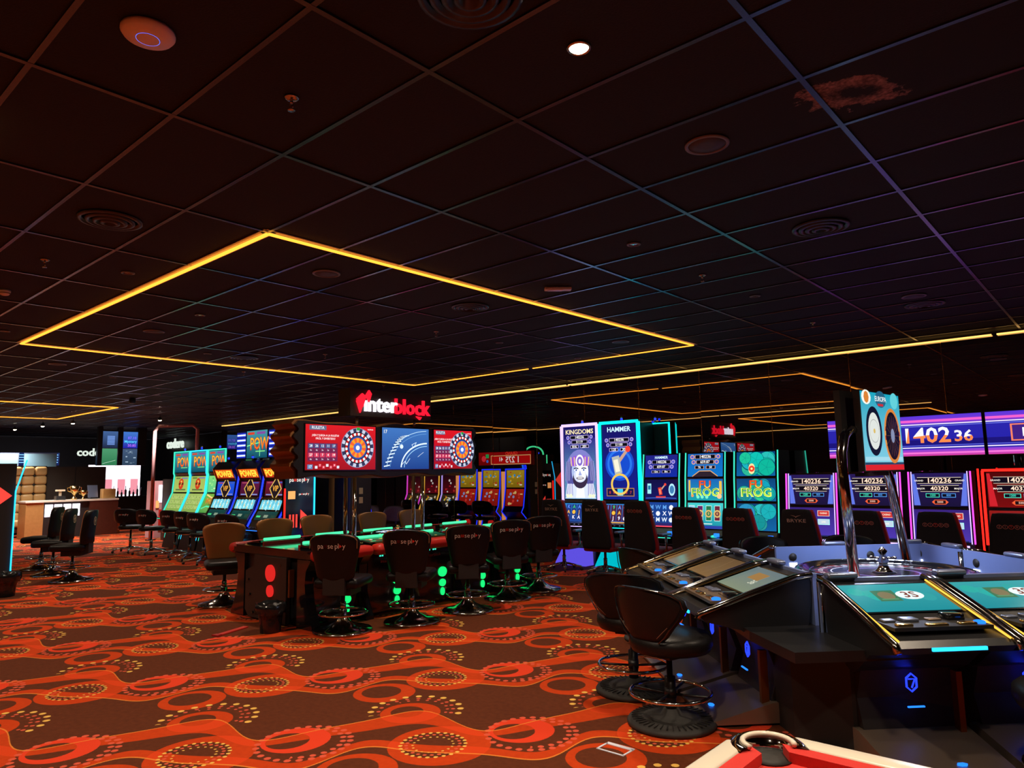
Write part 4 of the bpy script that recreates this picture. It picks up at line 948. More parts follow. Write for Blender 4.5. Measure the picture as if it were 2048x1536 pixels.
# curved glossy legs at the station boundaries on both long sides
ys = [-1.86, -1.14, -.38, .38, 1.14, 1.86]
for sx in (-1, 1):
    for y in ys:
        g = G(); pr = [(HX-.04, .74), (HX-.13, .62), (HX-.15, .48), (HX-.12, .3), (HX-.06, .15), (HX+.0, .04), (HX+.0, 0), (HX-.3, 0), (HX-.3, .74)]
        b = bmesh.new(); g.prism([(sx*a, z) for a, z in pr], 'y', y-.055, y+.055, smooth=False); g.out('leg', 'gloss', T)
    for k in range(5):
        y = (ys[k]+ys[k+1])/2
        g = G(); g.rbox(sx*(HX+.02), y-(.04 if k == 0 else 0), HT-.115, .19, .70 if k else .78, .13, .062, 4); g.out('armrest', 'red_pad', T)
        # station : tray, tilted screen, green bar, cup ring
        g = G(); g.prism([(sx*(HX-.14), HT), (sx*(HX-.12), HT+.012), (sx*(HX-.42), HT+.05), (sx*(HX-.44), HT)][::1 if sx > 0 else -1], 'y', y-.3, y+.3); s1 = g.out('station', 'gloss', T)
        a = Art(.5, .24); busy(a, 30+k, ((10, 50, 35), (20, 90, 60)), 12, ((200, 170, 60), (60, 200, 120), (230, 230, 220), (170, 40, 40)))
        g = G(); a.put(g, (sx*(HX-.16), y-sx*.25, HT+.018), (0, sx, 0), (-sx*.24, 0, .03)); g.out('screen', 'scr0', s1)
        g = G(); g.prism([(sx*(HX-.14), HT+.0), (sx*(HX-.08), HT+.008), (sx*(HX-.12), HT+.02), (sx*(HX-.17), HT+.012)][::1 if sx > 0 else -1], 'y', y-.22, y+.22); g.out('button_strip', 'gold', s1)
        g = G(); g.tube([(sx*(HX-.45), y-.25, HT+.06), (sx*(HX-.45), y+.25, HT+.06)], .018, 8); g.out('light_bar', 'green', T)
        g = G(); g.box(sx*(HX-.49), y, HT, .03, .56, .035); g.out('bar_holder', 'red_pad', T)
        g = G(); g.ring(sx*(HX-.24), y+.36*(1 if k < 4 else -1), HT+.014, .055, .009, 20, 6); g.out('cup_holder', 'gold', T)
        for zz, rr, hy in ((.42, .07, 1), (.28, .052, 1), (.17, .032, 1.7)):
            g = G(); g.v = []; n = 18; P = [(sx*(HX-.13), y+.14+rr*math.cos(2*PI*q/n), zz-.03+rr*hy*math.sin(2*PI*q/n)*.9) for q in range(n)]
            P += [(sx*(HX-.17), p[1], p[2]) for p in P]; g.add(P, [tuple(range(n)), tuple(range(2*n-1, n-1, -1))]+[(q, (q+1) % n, n+(q+1) % n, n+q) for q in range(n)]); g.out('glow_disc', 'greendisc', T)
        g = G(); g.prism([(sx*(HX-.18), .02), (sx*(HX-.15), .02), (sx*(HX-.15), .72), (sx*(HX-.18), .72)][::1 if sx > 0 else -1], 'y', y-.3, y+.3); f = g.out('front_panel', 'gloss', T)
        g = G(); g.text('interblock', .055, (sx*(HX-.147), y, .62), (0, sx, 0), (0, 0, 1), col=lin((200, 90, 60))); g.out('lettering', 'print', f)
        for q in range(6):
            if q % 3 == 2: continue
            g = G(); g.box(sx*(HX-.146), y-.12+.035*q, .68, .006, .02, .02); g.out('vent_light', 'aqua', f)
# wheel in the middle
g = G(); g.lathe([(.36, HT-.0), (.37, HT+.03), (.34, HT+.06), (.31, HT+.045)], n=40); wh = g.out('wheel_rim', 'gloss', T)
a = Art(.62, .62); wheel_art(a, .5, .5, .3); a.ringo(.5, .5, .2, .235, (235, 240, 255), 8, 36, col2=(60, 90, 160))
g = G(); a.put(g, (-.31, -.31, HT+.047), (1, 0, 0), (0, 1, 0)); g.out('wheel_face', 'scr0', wh)
g = G(); g.lathe([(.03, HT+.05), (.015, HT+.09), (.03, HT+.11), (.01, HT+.14)], n=14); g.out('turret', 'gold', wh)
g = G(); g.tube([(.25, -.45, HT+.02), (.25, .45, HT+.02)], .008, 6); g.out('light_line', 'whiteled', wh)
# poles
PP = [(.48, -1.38), (.9-.0, -1.25)]
for x, y in ((TX+.16, 5.6), (TX+.35, 5.6), (TX+.16, 6.76), (TX+.35, 6.76)):
    g = G(); x -= TX; y -= TY
    g.lathe([(.045, HT), (.03, HT+.05), (.027, HT+.07), (.027, 1.64)], x-.25, y, 18); g.out('pole', 'chrome', T)
# overhead display box
D = empty('overhead_display', 'wavy-edged dark display box with three screens above the roulette table', 'display', (-7.72, 6.12, 1.66))
DL, DR = -1.48, 1.56
def wav(side):
    P = []
    N = 40
    for k in range(N+1):
        t = k/N; y = DL+(DR-DL)*t; ph = t*2*PI
        top = .66+.018*math.cos(ph*4)+.02*math.sin(ph*2.5); P.append((y, top))
    for k in range(1, 14):
        t = k/14; P.append((DR+.03*math.sin(t*PI*7), .66*(1-t)))
    for k in range(N+1):
        t = 1-k/N; y = DL+(DR-DL)*t; P.append((y, -.01-.02*math.cos(t*2*PI*4)-.03*math.exp(-((t-.42)/.06)**2)))
    for k in range(1, 22):
        t = k/22; P.append((DL-.03+.035*math.sin(t*PI*7.5), .66*t))
    return P[::-1]
g = G(); g.prism(wav(0), 'x', -.22, .22, smooth=False); g.out('frame', 'wave_warm_lit', D)
g = G(); g.prism([(y*.985+.0, z*.95+.015) for y, z in wav(0)], 'x', .22, .27); bz = g.out('front_bezel', 'black', D)
for y0, y1, art, nm in ((-1.37, -.33, roulette_red, 'left'), (-.22, .60, roulette_blue, 'middle'), (.70, 1.46, roulette_red, 'right')):
    a = Art(y1-y0, .55); art(a); g = G(); g.box(.275, (y0+y1)/2, .06, .008, y1-y0+.03, .575); k = g.out('bezel', 'gloss', bz)
    g = G(); a.put(g, (.268+.013, y0, .072), (0, 1, 0), (.0, 0, 1)); g.out('screen', 'screen', D)
# sign
S = empty('roulette_sign', 'lit interblock sign with red gem above the roulette display', 'sign', (-7.72, 6.20, 2.43))
g = G(); g.box(0, 0, 0, .26, 1.4, .36); g.out('sign_box', 'brownbox', S)
def letters(name, t, y, z, size, col, par, sx=1.0, bold=.02):
    vv, ff = text_mesh(t, bold); g = G(); x0 = .135; x1 = .16
    P0 = [(x1, y+v.x*size*sx, z+v.y*size) for v in vv]; g.add(P0, ff, 0, lin(col)); n = len(vv)
    P1 = [(x0, p[1], p[2]) for p in P0]; g.add(P1, [f[::-1] for f in ff], 0, lin(col))
    ed = {}
    for f in ff:
        for i in range(len(f)):
            e = (f[i], f[(i+1) % len(f)]); ed[e] = 1
    g.add(P0+P1, [(b_, a_, a_+n, b_+n) for a_, b_ in ed if (b_, a_) not in ed], 0, lin(col))
    return g.out(name, 'letters', par)
letters('white_letters', 'ınter', -.22, .16, .29, (250, 240, 255), S, 1.0, .022)
letters('red_letters', 'block', .33, .15, .29, (235, 20, 45), S, 1.0, .022)
for pts in ([(-.62, .22), (-.52, .12), (-.47, .26), (-.53, .3)], [(-.47, .28), (-.42, .18), (-.38, .3), (-.42, .35)], [(-.62, .2), (-.56, .04), (-.53, .12)], [(.40, .04), (.5, .03), (.47, -.01)]):
    g = G(); g.prism(pts, 'x', .135, .165, col=lin((240, 25, 45))); g.out('gem_facet', 'letters', S)
for y in (-.5, .5):
    g = G(); g.tube([(0, y, -.10), (0, y, 0)], .02, 8); g.out('post', 'chrome', S)
# ------------------------------------------------------------------ bins, bits on the carpet
def bin_(x, y, label, R=.17, H=.36):
    r = empty('waste_bin', label, 'bin', (x, y, 0), 0, 'black waste bins with bin liners'); rr = random.Random(int(x*10))
    g = G(); n = 20; P = []; F = []
    rings = [(R*.72, 0), (R*.8, H*.4), (R*.92, H*.8), (R*1.0, H), (R*1.1, H*.97), (R*1.12, H*.8), (R*1.02, H*.62)]
    for j, (q, z) in enumerate(rings):
        for i in range(n):
            w_ = (1+.06*math.sin(i*2.4+j)+rr.uniform(-.03, .03)) if j > 2 else 1+rr.uniform(-.02, .02)
            P.append((q*w_*math.cos(2*PI*i/n), q*w_*math.sin(2*PI*i/n), z+(rr.uniform(-.012, .012) if j > 1 else 0)))
    for j in range(len(rings)-1):
        for i in range(n): F.append((j*n+i, j*n+(i+1) % n, (j+1)*n+(i+1) % n, (j+1)*n+i))
    g.add(P, F, 0, None, True); g.out('bin_liner', 'bag', r)
    g = G(); g.lathe([(R*.7, .001), (R*.76, H*.3), (R*.88, H*.78), (R*.8, H*.78), (R*.7, .02)], n=20); g.out('bin_body', 'matte', r)
bin_(-7.2, 4.21, 'black bin with crumpled liner at the end of the roulette table', .15, .31)
bin_(-12.62, 3.1, 'black bin with liner at the foot of the machine at the left edge', .17, .34)
g = G(); g.box(0, 0, 0, .2, .02, .003); 
o = empty('floor_frame', 'small white rectangular frame lying flat on the carpet at lower right', 'floor sticker', (-2.51, 3.75, .001), math.radians(0))
for x, y, sx, sy, nm in ((0, -.055, .19, .012, 'edge'), (0, .055, .19, .03, 'edge'), (-.09, 0, .012, .11, 'edge'), (.09, 0, .012, .11, 'edge')):
    g = G(); g.box(x, y, .0, sx, sy, .004); g.out(nm, 'white', o)
o = empty('folded_strap', 'red strap lying on the carpet left of the bin', 'strap', (-7.63, 4.08, .0), 0)
g = G(); g.prism([(.1, -.30), (.17, -.28), (.02, .1), (-.05, .08)], 'z', .001, .012); g.out('strap', 'red_pad', o)
g = G(); g.prism([(.1, -.36), (.2, -.34), (.17, -.28), (.1, -.3)], 'z', .001, .016); g.out('buckle', 'red_fab', o)
# ------------------------------------------------------------------ round roulette with consoles
R1 = empty('roulette_island', 'large black square roulette island with a round wheel and tilted player screens', 'gaming table', (IC.x, IC.y, 0), 0)
def loc2(n, t): return None
g = G(); g.lathe([(.56, .0), (.56, .74), (.6, .78), (.62, .8)], n=8, smooth=False); g.out('plinth', 'black', R1)
g = G(); g.lathe([(.60, .77), (.655, .79), (.66, .83), (.64, .86), (.6, .862), (.56, .835), (.50, .83)], n=56); wr = g.out('wheel_rim', 'gloss', R1)
g = G(); g.ring(0, 0, .864, .615, .006, 56, 5); g.ring(0, 0, .845, .53, .005, 56, 5); g.out('chrome_ring', 'chrome', wr)
a = Art(1.06, 1.06); a.disc(.5, .5, .53, (10, 8, 14), 0, 48); a.ringo(.5, .5, .40, .5, (28, 16, 22), 1, 40, col2=(110, 16, 24))
for k in range(37):
    t_ = 2*PI*k/37; a.q.append(([(.53+.45*math.cos(t_)+(v.x*math.sin(t_)*-1+v.y*math.cos(t_))*.05*-1*-1, .53+.45*math.sin(t_)+(v.x*math.cos(t_)+v.y*math.sin(t_))*.05) for v in text_mesh(str(k))[0]], text_mesh(str(k))[1], lin((225, 225, 240)), 2))
a.ringo(.5, .5, .24, .26, (120, 100, 180), 1, 40); a.ringo(.5, .5, .37, .38, (200, 200, 230), 2, 40)
g = G(); a.put(g, (-.53, -.53, .838), (1, 0, 0), (0, 1, 0)); g.out('wheel_face', 'scr0', wr)
g = G(); g.lathe([(.09, .84), (.05, .86), (.03, .9), (.045, .93), (.02, .97), (.035, 1.0), (.01, 1.03)], n=18)
for k in range(4): a_ = k*PI/2+.3; g.tube([(0, 0, .945), (.075*math.cos(a_), .075*math.sin(a_), .95)], .009, 6); g.lathe([(.012, .94), (.018, .95), (.012, .962)], .08*math.cos(a_), .08*math.sin(a_), 8)
g.out('turret', 'chrome', wr)
def console(ang, k, label_side, scr_on, seed, dim=False):
    """ang : outward direction ; k : offset along the side"""
    n = Vector((math.cos(ang), math.sin(ang), 0)); t = Vector((-math.sin(ang), math.cos(ang), 0))
    c = bpy.data.objects.new('console', None); COL.objects.link(c); c.parent = R1
    c.location = t*k; c.rotation_euler.z = ang+PI/2        # local -y = outward
    W = .66
    g = G(); g.prism([(-1.70, .70), (-1.66, .66), (-1.42, .60), (-1.30, .50), (-1.22, .46), (-.98, .55), (-.92, .86), (-.94, .93), (-1.02, .915), (-1.36, .81), (-1.46, .77), (-1.66, .73)][::-1], 'x', -W/2, W/2); g.out('housing', 'black', c)
    for s_ in (-1, 1):
        g = G(); g.tube([(s_*(W/2+.012), -.93, .945), (s_*(W/2+.012), -1.05, .93), (s_*(W/2+.012), -1.38, .825), (s_*(W/2+.012), -1.48, .79), (s_*(W/2+.012), -1.70, .715), (s_*(W/2+.012), -1.72, .68)], .022, 8); g.out('side_rail', 'chrome_dark', c)
        g = G(); g.tube([(s_*(W/2-.02), -1.0, .935), (s_*(W/2-.02), -1.40, .815), (s_*(W/2-.02), -1.68, .732)], .006, 5); g.out('gold_trim', 'yellow' if scr_on == 2 else 'gold', c)
    o, xd, yd, sw, sh = on_seg((-1.36, .813), (-1.02, .918), W, .01, .01, .045)
    g = G(); P = [Vector(o)+Vector(xd)*a_+Vector(yd)*b_ for a_, b_ in ((-.02, -.015), (sw+.02, -.015), (sw+.02, sh+.015), (-.02, sh+.015))]; g.add(P, [(0, 1, 2, 3)]); bz = g.out('bezel', 'gloss', c)
    a = Art(sw, sh)
    if dim: gradbg(a, (112, 84, 50), (88, 66, 42)); a.line([(.5, .05), (.56, .5), (.5, .95)], .003, (140, 110, 75))
    elif scr_on == 2:
        gradbg(a, (20, 130, 140), (50, 150, 155)); r = random.Random(seed)
        for q in range(9): a.disc(.1+.8*r.random(), .2+.6*r.random(), .05, (25+r.randrange(30), 140+r.randrange(25), 150), 1, 12)
        a.rect(.28, .35, .52, .75, (60, 110, 80), 2); a.disc(.4, .55, .05, (120, 110, 80), 3, 14); a.rect(.31, .4, .49, .44, (80, 140, 100), 3)
        a.disc(.66, .56, .085, (220, 235, 235), 2, 18, .055); a.text('3S', .66, .56, .1, (120, 60, 50), 3, .02)
    else:
        gradbg(a, (112, 125, 105), (86, 105, 112)); a.rect(.3, .5, .62, .8, (140, 105, 60), 2); a.text('36', .6, .4, .08, (190, 190, 170), 3)
    g = G(); a.put(g, Vector(o)+Vector((0, 0, .002)), xd, yd); g.out('screen', 'screen' if scr_on == 2 else 'scr0', bz)
    g = G(); g.box(0, -1.505, .765, W-.1, .2, .02); kp = g.out('button_panel', 'matte' if not dim and scr_on == 2 else 'steelplate', c)
    for (x, y, sx, sy, h_, mt) in ((-.22, -1.44, .07, .05, .015, 'satin'), (-.1, -1.44, .09, .07, .02, 'satin'), (.05, -1.43, .08, .05, .012, 'steelplate'), (.17, -1.42, .1, .09, .035, 'gloss'), (-.2, -1.56, .09, .04, .015, 'gold'), (-.02, -1.57, .12, .04, .014, 'gold'), (.16, -1.56, .1, .04, .014, 'gold')):
        g = G(); g.rbox(x, y, .783, sx, sy, h_, .006, 2); g.out('button', mt, kp)
    g = G(); g.lathe([(.03, .784), (.03, .795), (.022, .80)], .24, -1.55, 14); g.out('blue_button', 'blue', kp)
    g = G(); g.box(0, -1.712, .685, .3, .012, .018); g.out('front_light', 'sky', c)
    # pedestal below
    g = G(); g.prism([(-1.28, .0), (-1.05, .0), (-.96, .55), (-1.25, .5), (-1.18, .3)][::1], 'x', -W/2+.04, W/2-.04); g.out('pedestal', 'matte', c)
    g = G(); g.box(W/2-.06, -1.27, .12, .035, .05, .34); g.out('side_trim', 'bronze', c)
    g = G(); P = [(.0+.035*math.cos(q*PI/3+.5), -1.262, .40+.05*math.sin(q*PI/3+.5)) for q in range(6)]; g.tube(P, .006, 4, True); g.tube([(-.02, -1.265, .42), (.02, -1.265, .42), (0, -1.262, .37)], .005, 4); g.out('blue_emblem', 'deepblue', c)
    g = G(); g.box(0, -1.29, .27, .1, .01, .008); g.out('blue_line', 'blue', c)
    g = G(); g.prism([(-1.66, .015), (-1.66, .03), (-1.24, .14), (-1.18, .14), (-1.18, .015)][::-1], 'x', -W/2-.0, W/2+.0); f = g.out('footplate', 'steelplate', c)
    g = G(); g.prism([(.06+.03*math.cos(q), -1.56+.02*math.sin(q)) for q in (0, 1.05, 2.1, 3.14, 4.2, 5.2)], 'z', .057, .064); g.out('floor_light', 'blue', f)
    # back plate facing the wheel
    g = G(); g.prism([(-W/2-.02, .55), (W/2+.02, .55), (W/2+.02, .95), (-W/2-.02, .95)], 'y', -.93, -.90); b_ = g.out('back_plate', 'blueplate', c)
    g = G(); g.rbox(-.2, -.93, .95, .2, .07, .035, .015); g.out('cap', 'satin', b_)
    g = G(); g.box(.2, -.895, .72, .07, .004, .09); g.out('label', 'whiteled', b_)
    g = G(); g.lathe([(.035, 0), (.035, .002)], n=14); g.v = [(x+.2, -.896+z, y+.86) for x, y, z in g.v]; g.out('emblem', 'matte', b_)
    g = G(); g.tube([(-.33, -.91, .6), (-.33, -.91, .93)], .022, 8); g.out('corner_post', 'chrome', b_)
for ang, ks in ((-3*PI/4, ((.38, 1, 0), (-.34, 1, 1), (-1.06, 1, 1))), (-PI/4, ((-.64, 2, 0), (.08, 2, 0), (.80, 2, 0))), (PI/4, ((-.72, 1, 0), (0, 1, 0), (.72, 1, 0))), (3*PI/4, ((-.62, 1, 1), (.1, 1, 1)))):
    for k, on, dm in ks:
        # along-side offset: t = left normal of outward direction
        console(ang, k if ang != -3*PI/4 else k, '', on, int(k*10)+3, bool(dm))
# corner ledges between the console groups
for a0 in (-PI/2,):
    g = G(); g.prism([(.0, -1.95), (-.42, -1.58), (-.75, -1.2), (-.5, -.95), (0, -.7), (.5, -.95), (.72, -1.2), (.36, -1.6)][::-1], 'z', .56, .62); g.out('corner_shelf', 'steelplate' if 0 else 'black', R1)
    g = G(); g.prism([(-.2, -1.5), (-.6, -1.1), (-.4, -.8), (.4, -.8), (.6, -1.1), (.15, -1.5)][::-1], 'z', .0, .56); g.out('corner_cabinet', 'matte', R1)
g = G(); g.box(-.05, -1.03, .62, .16, .09, .30); g.out('corner_post', 'satin', R1)
g = G(); g.box(-.05, -1.085, .64, .035, .012, .24); g.out('corner_lamp', 'whiteled', R1)
# chrome poles and screens above the island
W_ = empty('roulette_screens', 'pair of tall screens on chrome arched poles above the round roulette', 'display', (-1.55, 6.15, .84))
g = G(); g.tube([(-.09, -.49, 0), (-.115, -.5, .80), (-.12, -.47, .92), (-.12, -.38, 1.04), (-.12, -.22, 1.1), (-.12, -.02, 1.1)], .038, 14); g.out('pole', 'chrome', W_)
g = G(); g.tube([(.01, .64, 0), (-.05, .56, .70), (-.09, .48, .9), (-.09, .3, 1.05), (-.09, .1, 1.1)], .038, 14); g.out('pole', 'chrome', W_)
def twin(a):
    gradbg(a, (120, 190, 210), (20, 150, 175)); a.rect(0, 0, 1, .07, (200, 30, 40), 1); a.rect(0, .07, 1, .1, (30, 60, 90), 1)
    a.disc(.14, .93, .09, (225, 230, 220), 2, 14, .06); a.disc(.14, .93, .05, (200, 120, 50), 3, 8); a.disc(.5, .92, .11, (30, 90, 120), 2, 16, .07); a.text('EUROPA', .5, .92, .06, (230, 240, 240), 3); a.rect(.42, .83, .56, .86, (190, 40, 50), 3)
    a.disc(.86, .92, .08, (90, 190, 200), 2, 14, .07)
    wd = a.w
    a.disc(.28, .5, .155, (10, 16, 40), 2, 30, .2); a.disc(.28, .5, .115, (205, 210, 205), 3, 28, .15); a.ringo(.28, .5, .09, .095, (150, 150, 150), 3.5, 24); a.disc(.28, .5, .02, (200, 170, 90), 4, 10)
    a.disc(.75, .45, .17, (200, 120, 50), 2, 30, .23); a.ringo(.75, .45, .14, .155, (140, 30, 30), 2.5, 24, col2=(225, 160, 70)); a.disc(.75, .45, .14, (14, 12, 22), 3, 28, .2)
    for k in range(16): t_ = k*PI/8; a.line([(.75+.05*math.cos(t_)/wd, .45+.05*math.sin(t_)/a.h), (.75+.12*math.cos(t_)/wd, .45+.17*math.sin(t_)/a.h)], .003, (110, 60, 40), 4)
    a.disc(.75, .45, .04, (120, 130, 160), 5, 14, .06); a.rect(.02, .12, .98, .17, (150, 200, 215), 1.2)
def scr_panel(p0, p1, z0, z1, lit):
    d = Vector((p1[0]-p0[0], p1[1]-p0[1], 0)); L = d.length; d.normalize(); n = d.cross(Vector((0, 0, 1)))
    g = G(); P = []
    for off in (.0, -.05):
        for q, z in ((p0, z0), (p1, z0), (p1, z1), (p0, z1)): P.append((q[0]+n.x*off, q[1]+n.y*off, z))
    g.add(P, [(0, 1, 2, 3), (7, 6, 5, 4), (1, 0, 4, 5), (2, 1, 5, 6), (3, 2, 6, 7), (0, 3, 7, 4)]); k = g.out('screen_panel', 'matte', W_)
    if lit:
        a = Art(L-.02, z1-z0-.02); twin(a); g = G(); a.put(g, (p0[0]+d.x*.01+n.x*.002, p0[1]+d.y*.01+n.y*.002, z0+.01), d, (0, 0, 1)); g.out('screen', 'screen', k)
g = G(); g.box(-.09, .25, .735, .1, .7, .03); g.out('fill_light_housing', 'matte', W_)  # housing and area light added to brighten the bluish back plates
l = bpy.data.lights.new('pit_fill_light', 'AREA'); l.shape = 'RECTANGLE'; l.size = .1; l.size_y = .6; l.energy = 22; l.color = (.6, .7, 1.0); lo_ = bpy.data.objects.new('pit_fill_light', l); COL.objects.link(lo_); lo_.location = (-1.64, 6.4, 1.565)
scr_panel((-.05, -.15), (.05, .65), .77, 1.42, True)
scr_panel((-.13, .65), (-.23, -.2), .77, 1.42, True)
# ------------------------------------------------------------------ pool table corner
PT = empty('pool_table', 'pool table corner with red felt, cream rails and chrome corner cap at the bottom right', 'pool table', (0, 0, 0))
x0, x1, y0, y1, zt = -1.07, 1.25, 1.02, 2.385, .80
g = G(); g.box((x0+x1)/2, (y0+y1)/2, .60, x1-x0-.04, y1-y0-.04, .16); g.out('body', 'cream', PT)
for x in (x0+.2, x1-.2):
    for y in (y0+.2, y1-.2):
        g = G(); g.box(x, y, 0, .14, .14, .6, top=(1.2, 1.2)); g.out('leg', 'cream', PT)
g = G(); g.box((x0+x1)/2, (y0+y1)/2, .75, x1-x0-.1, y1-y0-.1, .012); g.out('bed', 'felt', PT)
rw = .075
def rail(nm, a, b, z0, z1, m_): g = G(); g.rbox((a[0]+b[0])/2, (a[1]+b[1])/2, z0, b[0]-a[0], b[1]-a[1], z1-z0, .012, 3); return g.out(nm, m_, PT)
rail('rail', (x0+.16, y1-rw), (x1-.16, y1), .72, zt, 'cream'); rail('rail', (x0+.16, y0), (x1-.16, y0+rw), .72, zt, 'cream')
rail('rail', (x0, y0+.16), (x0+rw, y1-.15), .72, zt, 'cream'); rail('rail', (x1-rw, y0+.16), (x1, y1-.16), .72, zt, 'cream')
def cushion(P): g = G(); g.prism(P, 'z', .757, zt-.006); g.v = [(x, y, z) for x, y, z in g.v]; g.out('cushion', 'felt', PT)
cushion([(x0+.15, y1-rw), (x0+.19, y1-rw-.055), (x1-.2, y1-rw-.055), (x1-.15, y1-rw)]); cushion([(x0+.15, y0+rw), (x1-.15, y0+rw), (x1-.2, y0+rw+.055), (x0+.2, y0+rw+.055)])
cushion([(x0+rw, y0+.15), (x0+rw+.055, y0+.2), (x0+rw+.055, y1-.19), (x0+rw, y1-.15)]); cushion([(x1-rw-.055, y0+.2), (x1-rw, y0+.15), (x1-rw, y1-.15), (x1-rw-.055, y1-.19)])
for cx, cy_, a0 in ((x0+.125, y1-.125, PI*.75), (x1-.125, y1-.125, PI*.25), (x0+.125, y0+.125, -PI*.75), (x1-.125, y0+.125, -PI*.25)):
    n = 18; ax = [a0-PI*.62+PI*1.24*k/n for k in range(n+1)]
    g = G(); P = []; F = []
    for a in ax:
        c_, s_ = math.cos(a), math.sin(a)
        for r_, z in ((.072, zt-.04), (.074, zt+.003), (.10, zt+.008), (.118, zt-.004), (.128, zt-.07)): P.append((cx+r_*c_, cy_+r_*s_, z))
    for k in range(n):
        for j in range(4): F.append((k*5+j, k*5+j+1, (k+1)*5+j+1, (k+1)*5+j))
    g.add(P, F, 0, None, True); cc = g.out('corner_cap', 'chrome', PT)
    g = G(); g.tube([(cx+.076*math.cos(a), cy_+.076*math.sin(a), zt+.006) for a in ax], .009, 6); g.out('pocket_rim', 'cream', cc)
    g = G(); g.lathe([(.03, zt-.12), (.06, zt-.11), (.072, zt-.035), (.075, zt-.0)][:3]+[(.073, zt-.034), (.02, zt-.035)], cx, cy_, 20); g.out('pocket', 'rubber', cc)
# ------------------------------------------------------------------ slot bank with POW machines (faces -y)
low_prof = [(-.02, 0), (.10, .60), (-.06, .76), (.0, .86), (.2, 1.32), (.24, 1.74), (.22, 1.80), (.22, 2.32)]
def yel_low(s_): 
    def f(a):
        gradbg(a, (120, 150, 70), (150, 175, 90)); r = random.Random(s_)
        for i in range(4):
            for j in range(3): a.rect(.1+.22*i, .18+.26*j, .26+.22*i, .36+.26*j, (170, 190, 110), 1); a.text('BAR7'[(i+j) % 4], .18+.22*i, .27+.26*j, a.w*.13, (70, 90, 40), 2)
    return f
def yel_mid(a):
    gradbg(a, (160, 180, 90), (150, 170, 80)); a.rect(.1, .84, .4, .93, (90, 110, 60), 1); a.rect(.5, .84, .92, .93, (110, 120, 160), 1); a.disc(.5, .52, a.w*.18, (190, 60, 30), 2, 10); a.rect(.33, .46, .67, .58, (90, 40, 20), 3); a.text('7', .5, .52, a.w*.25, (240, 190, 80), 4, .02); a.rect(.15, .1, .85, .2, (90, 110, 60), 1)
def grn_mid(a): gradbg(a, (90, 190, 130), (120, 200, 110)); busy_add(a, 4, 14, ((150, 220, 130), (60, 150, 90), (200, 230, 160)))
def grn_low(a):
    gradbg(a, (70, 140, 60), (110, 160, 60)); a.line([(.05, .95), (.4, .8), (.7, .7), (.98, .62)], .03, (250, 200, 130), 3); a.text('WILD', .45, .6, a.w*.26, (210, 90, 30), 4, .02); a.line([(.03, .2), (.3, .34), (.6, .3), (.97, .12)], .03, (60, 220, 160), 3); busy_add(a, 8, 8, ((150, 190, 80), (60, 110, 40)))
def busy_add(a, seed, n, cols):
    r = random.Random(seed)
    for i in range(n): x, y = .05+.7*r.random(), .05+.8*r.random(); a.rect(x, y, x+.06+.14*r.random(), y+.03+.07*r.random(), cols[r.randrange(len(cols))], 1+i*.05)
def pow_machine(label, x, mids, lows, led):
    r = cabinet(label, .84, low_prof, [(3, lows, True), (4, mids, True), (6, pow_art, True)], led, .02, group='three POW slot machines', led_from=3, depth=.7, led2=None, top_led=.03)
    deck(r, .8, -.02, .74, led, .14)
    g = G(); g.box(0, -.1, .79, .26, .1, .012); g.out('bet_display', 'orangepanel', r)
    for s_ in (-1, 1):
        g = G(); g.tube([(s_*.4, .1, .58), (s_*.4, -.0, .02)], .016, 4); g.out('led_leg', led, r)
    r.location = (x, 7.72, 0); return r
pow_machine('leftmost POW slot machine with yellow-green lower screens', -17.9, yel_mid, yel_low(1), 'aqua')
pow_machine('middle POW slot machine with yellow-green lower screens', -17.0, yel_mid, yel_low(2), 'sky')
pow_machine('rightmost POW slot machine with bright green lower screens', -16.08, grn_mid, grn_low, 'aqua')
cur_prof = [(-.02, 0), (.10, .50), (-.10, .68), (-.02, .80), (.10, 1.0), (.18, 1.22), (.22, 1.26), (.26, 1.6), (.25, 1.64), (.16, 1.86), (.3, 2.02)]
def blue_low(a):
    gradbg(a, (110, 200, 215), (90, 180, 205)); 
    for i in range(5):
        for j in range(4): a.text('AKQJ9'[(i*2+j) % 5], .14+.18*i, .14+.24*j, a.w*.13, (200, 245, 250) if (i+j) % 3 else (230, 200, 120), 2, .01)
def diam(c0, c1):
    def f(a):
        gradbg(a, c0, c1); a.rect(.06, .86, .42, .95, (150, 60, 80), 1); a.rect(.56, .86, .94, .95, (60, 80, 160), 1)
        X, Y, W = .5*a.w, .5*a.h, a.w*.3; a.poly([(X-W, Y), (X, Y-W*1.1), (X+W, Y), (X, Y+W*1.1)], lin((215, 175, 90)), 2); a.poly([(X-W*.85, Y), (X, Y-W*.93), (X+W*.85, Y), (X, Y+W*.93)], lin((30, 20, 26)), 3)
        a.text('VIP', .5, .5, a.w*.2, (230, 160, 60), 4, .02); a.rect(.06, .06, .94, .14, (120, 130, 190), 1)
    return f
def top_logo(a): gradbg(a, (170, 40, 20), (220, 90, 20)); a.rect(.02, .3, .98, .62, (230, 110, 20), 1); a.text('POWER', .5, .46, a.w*.26, (255, 220, 70), 3, .03)
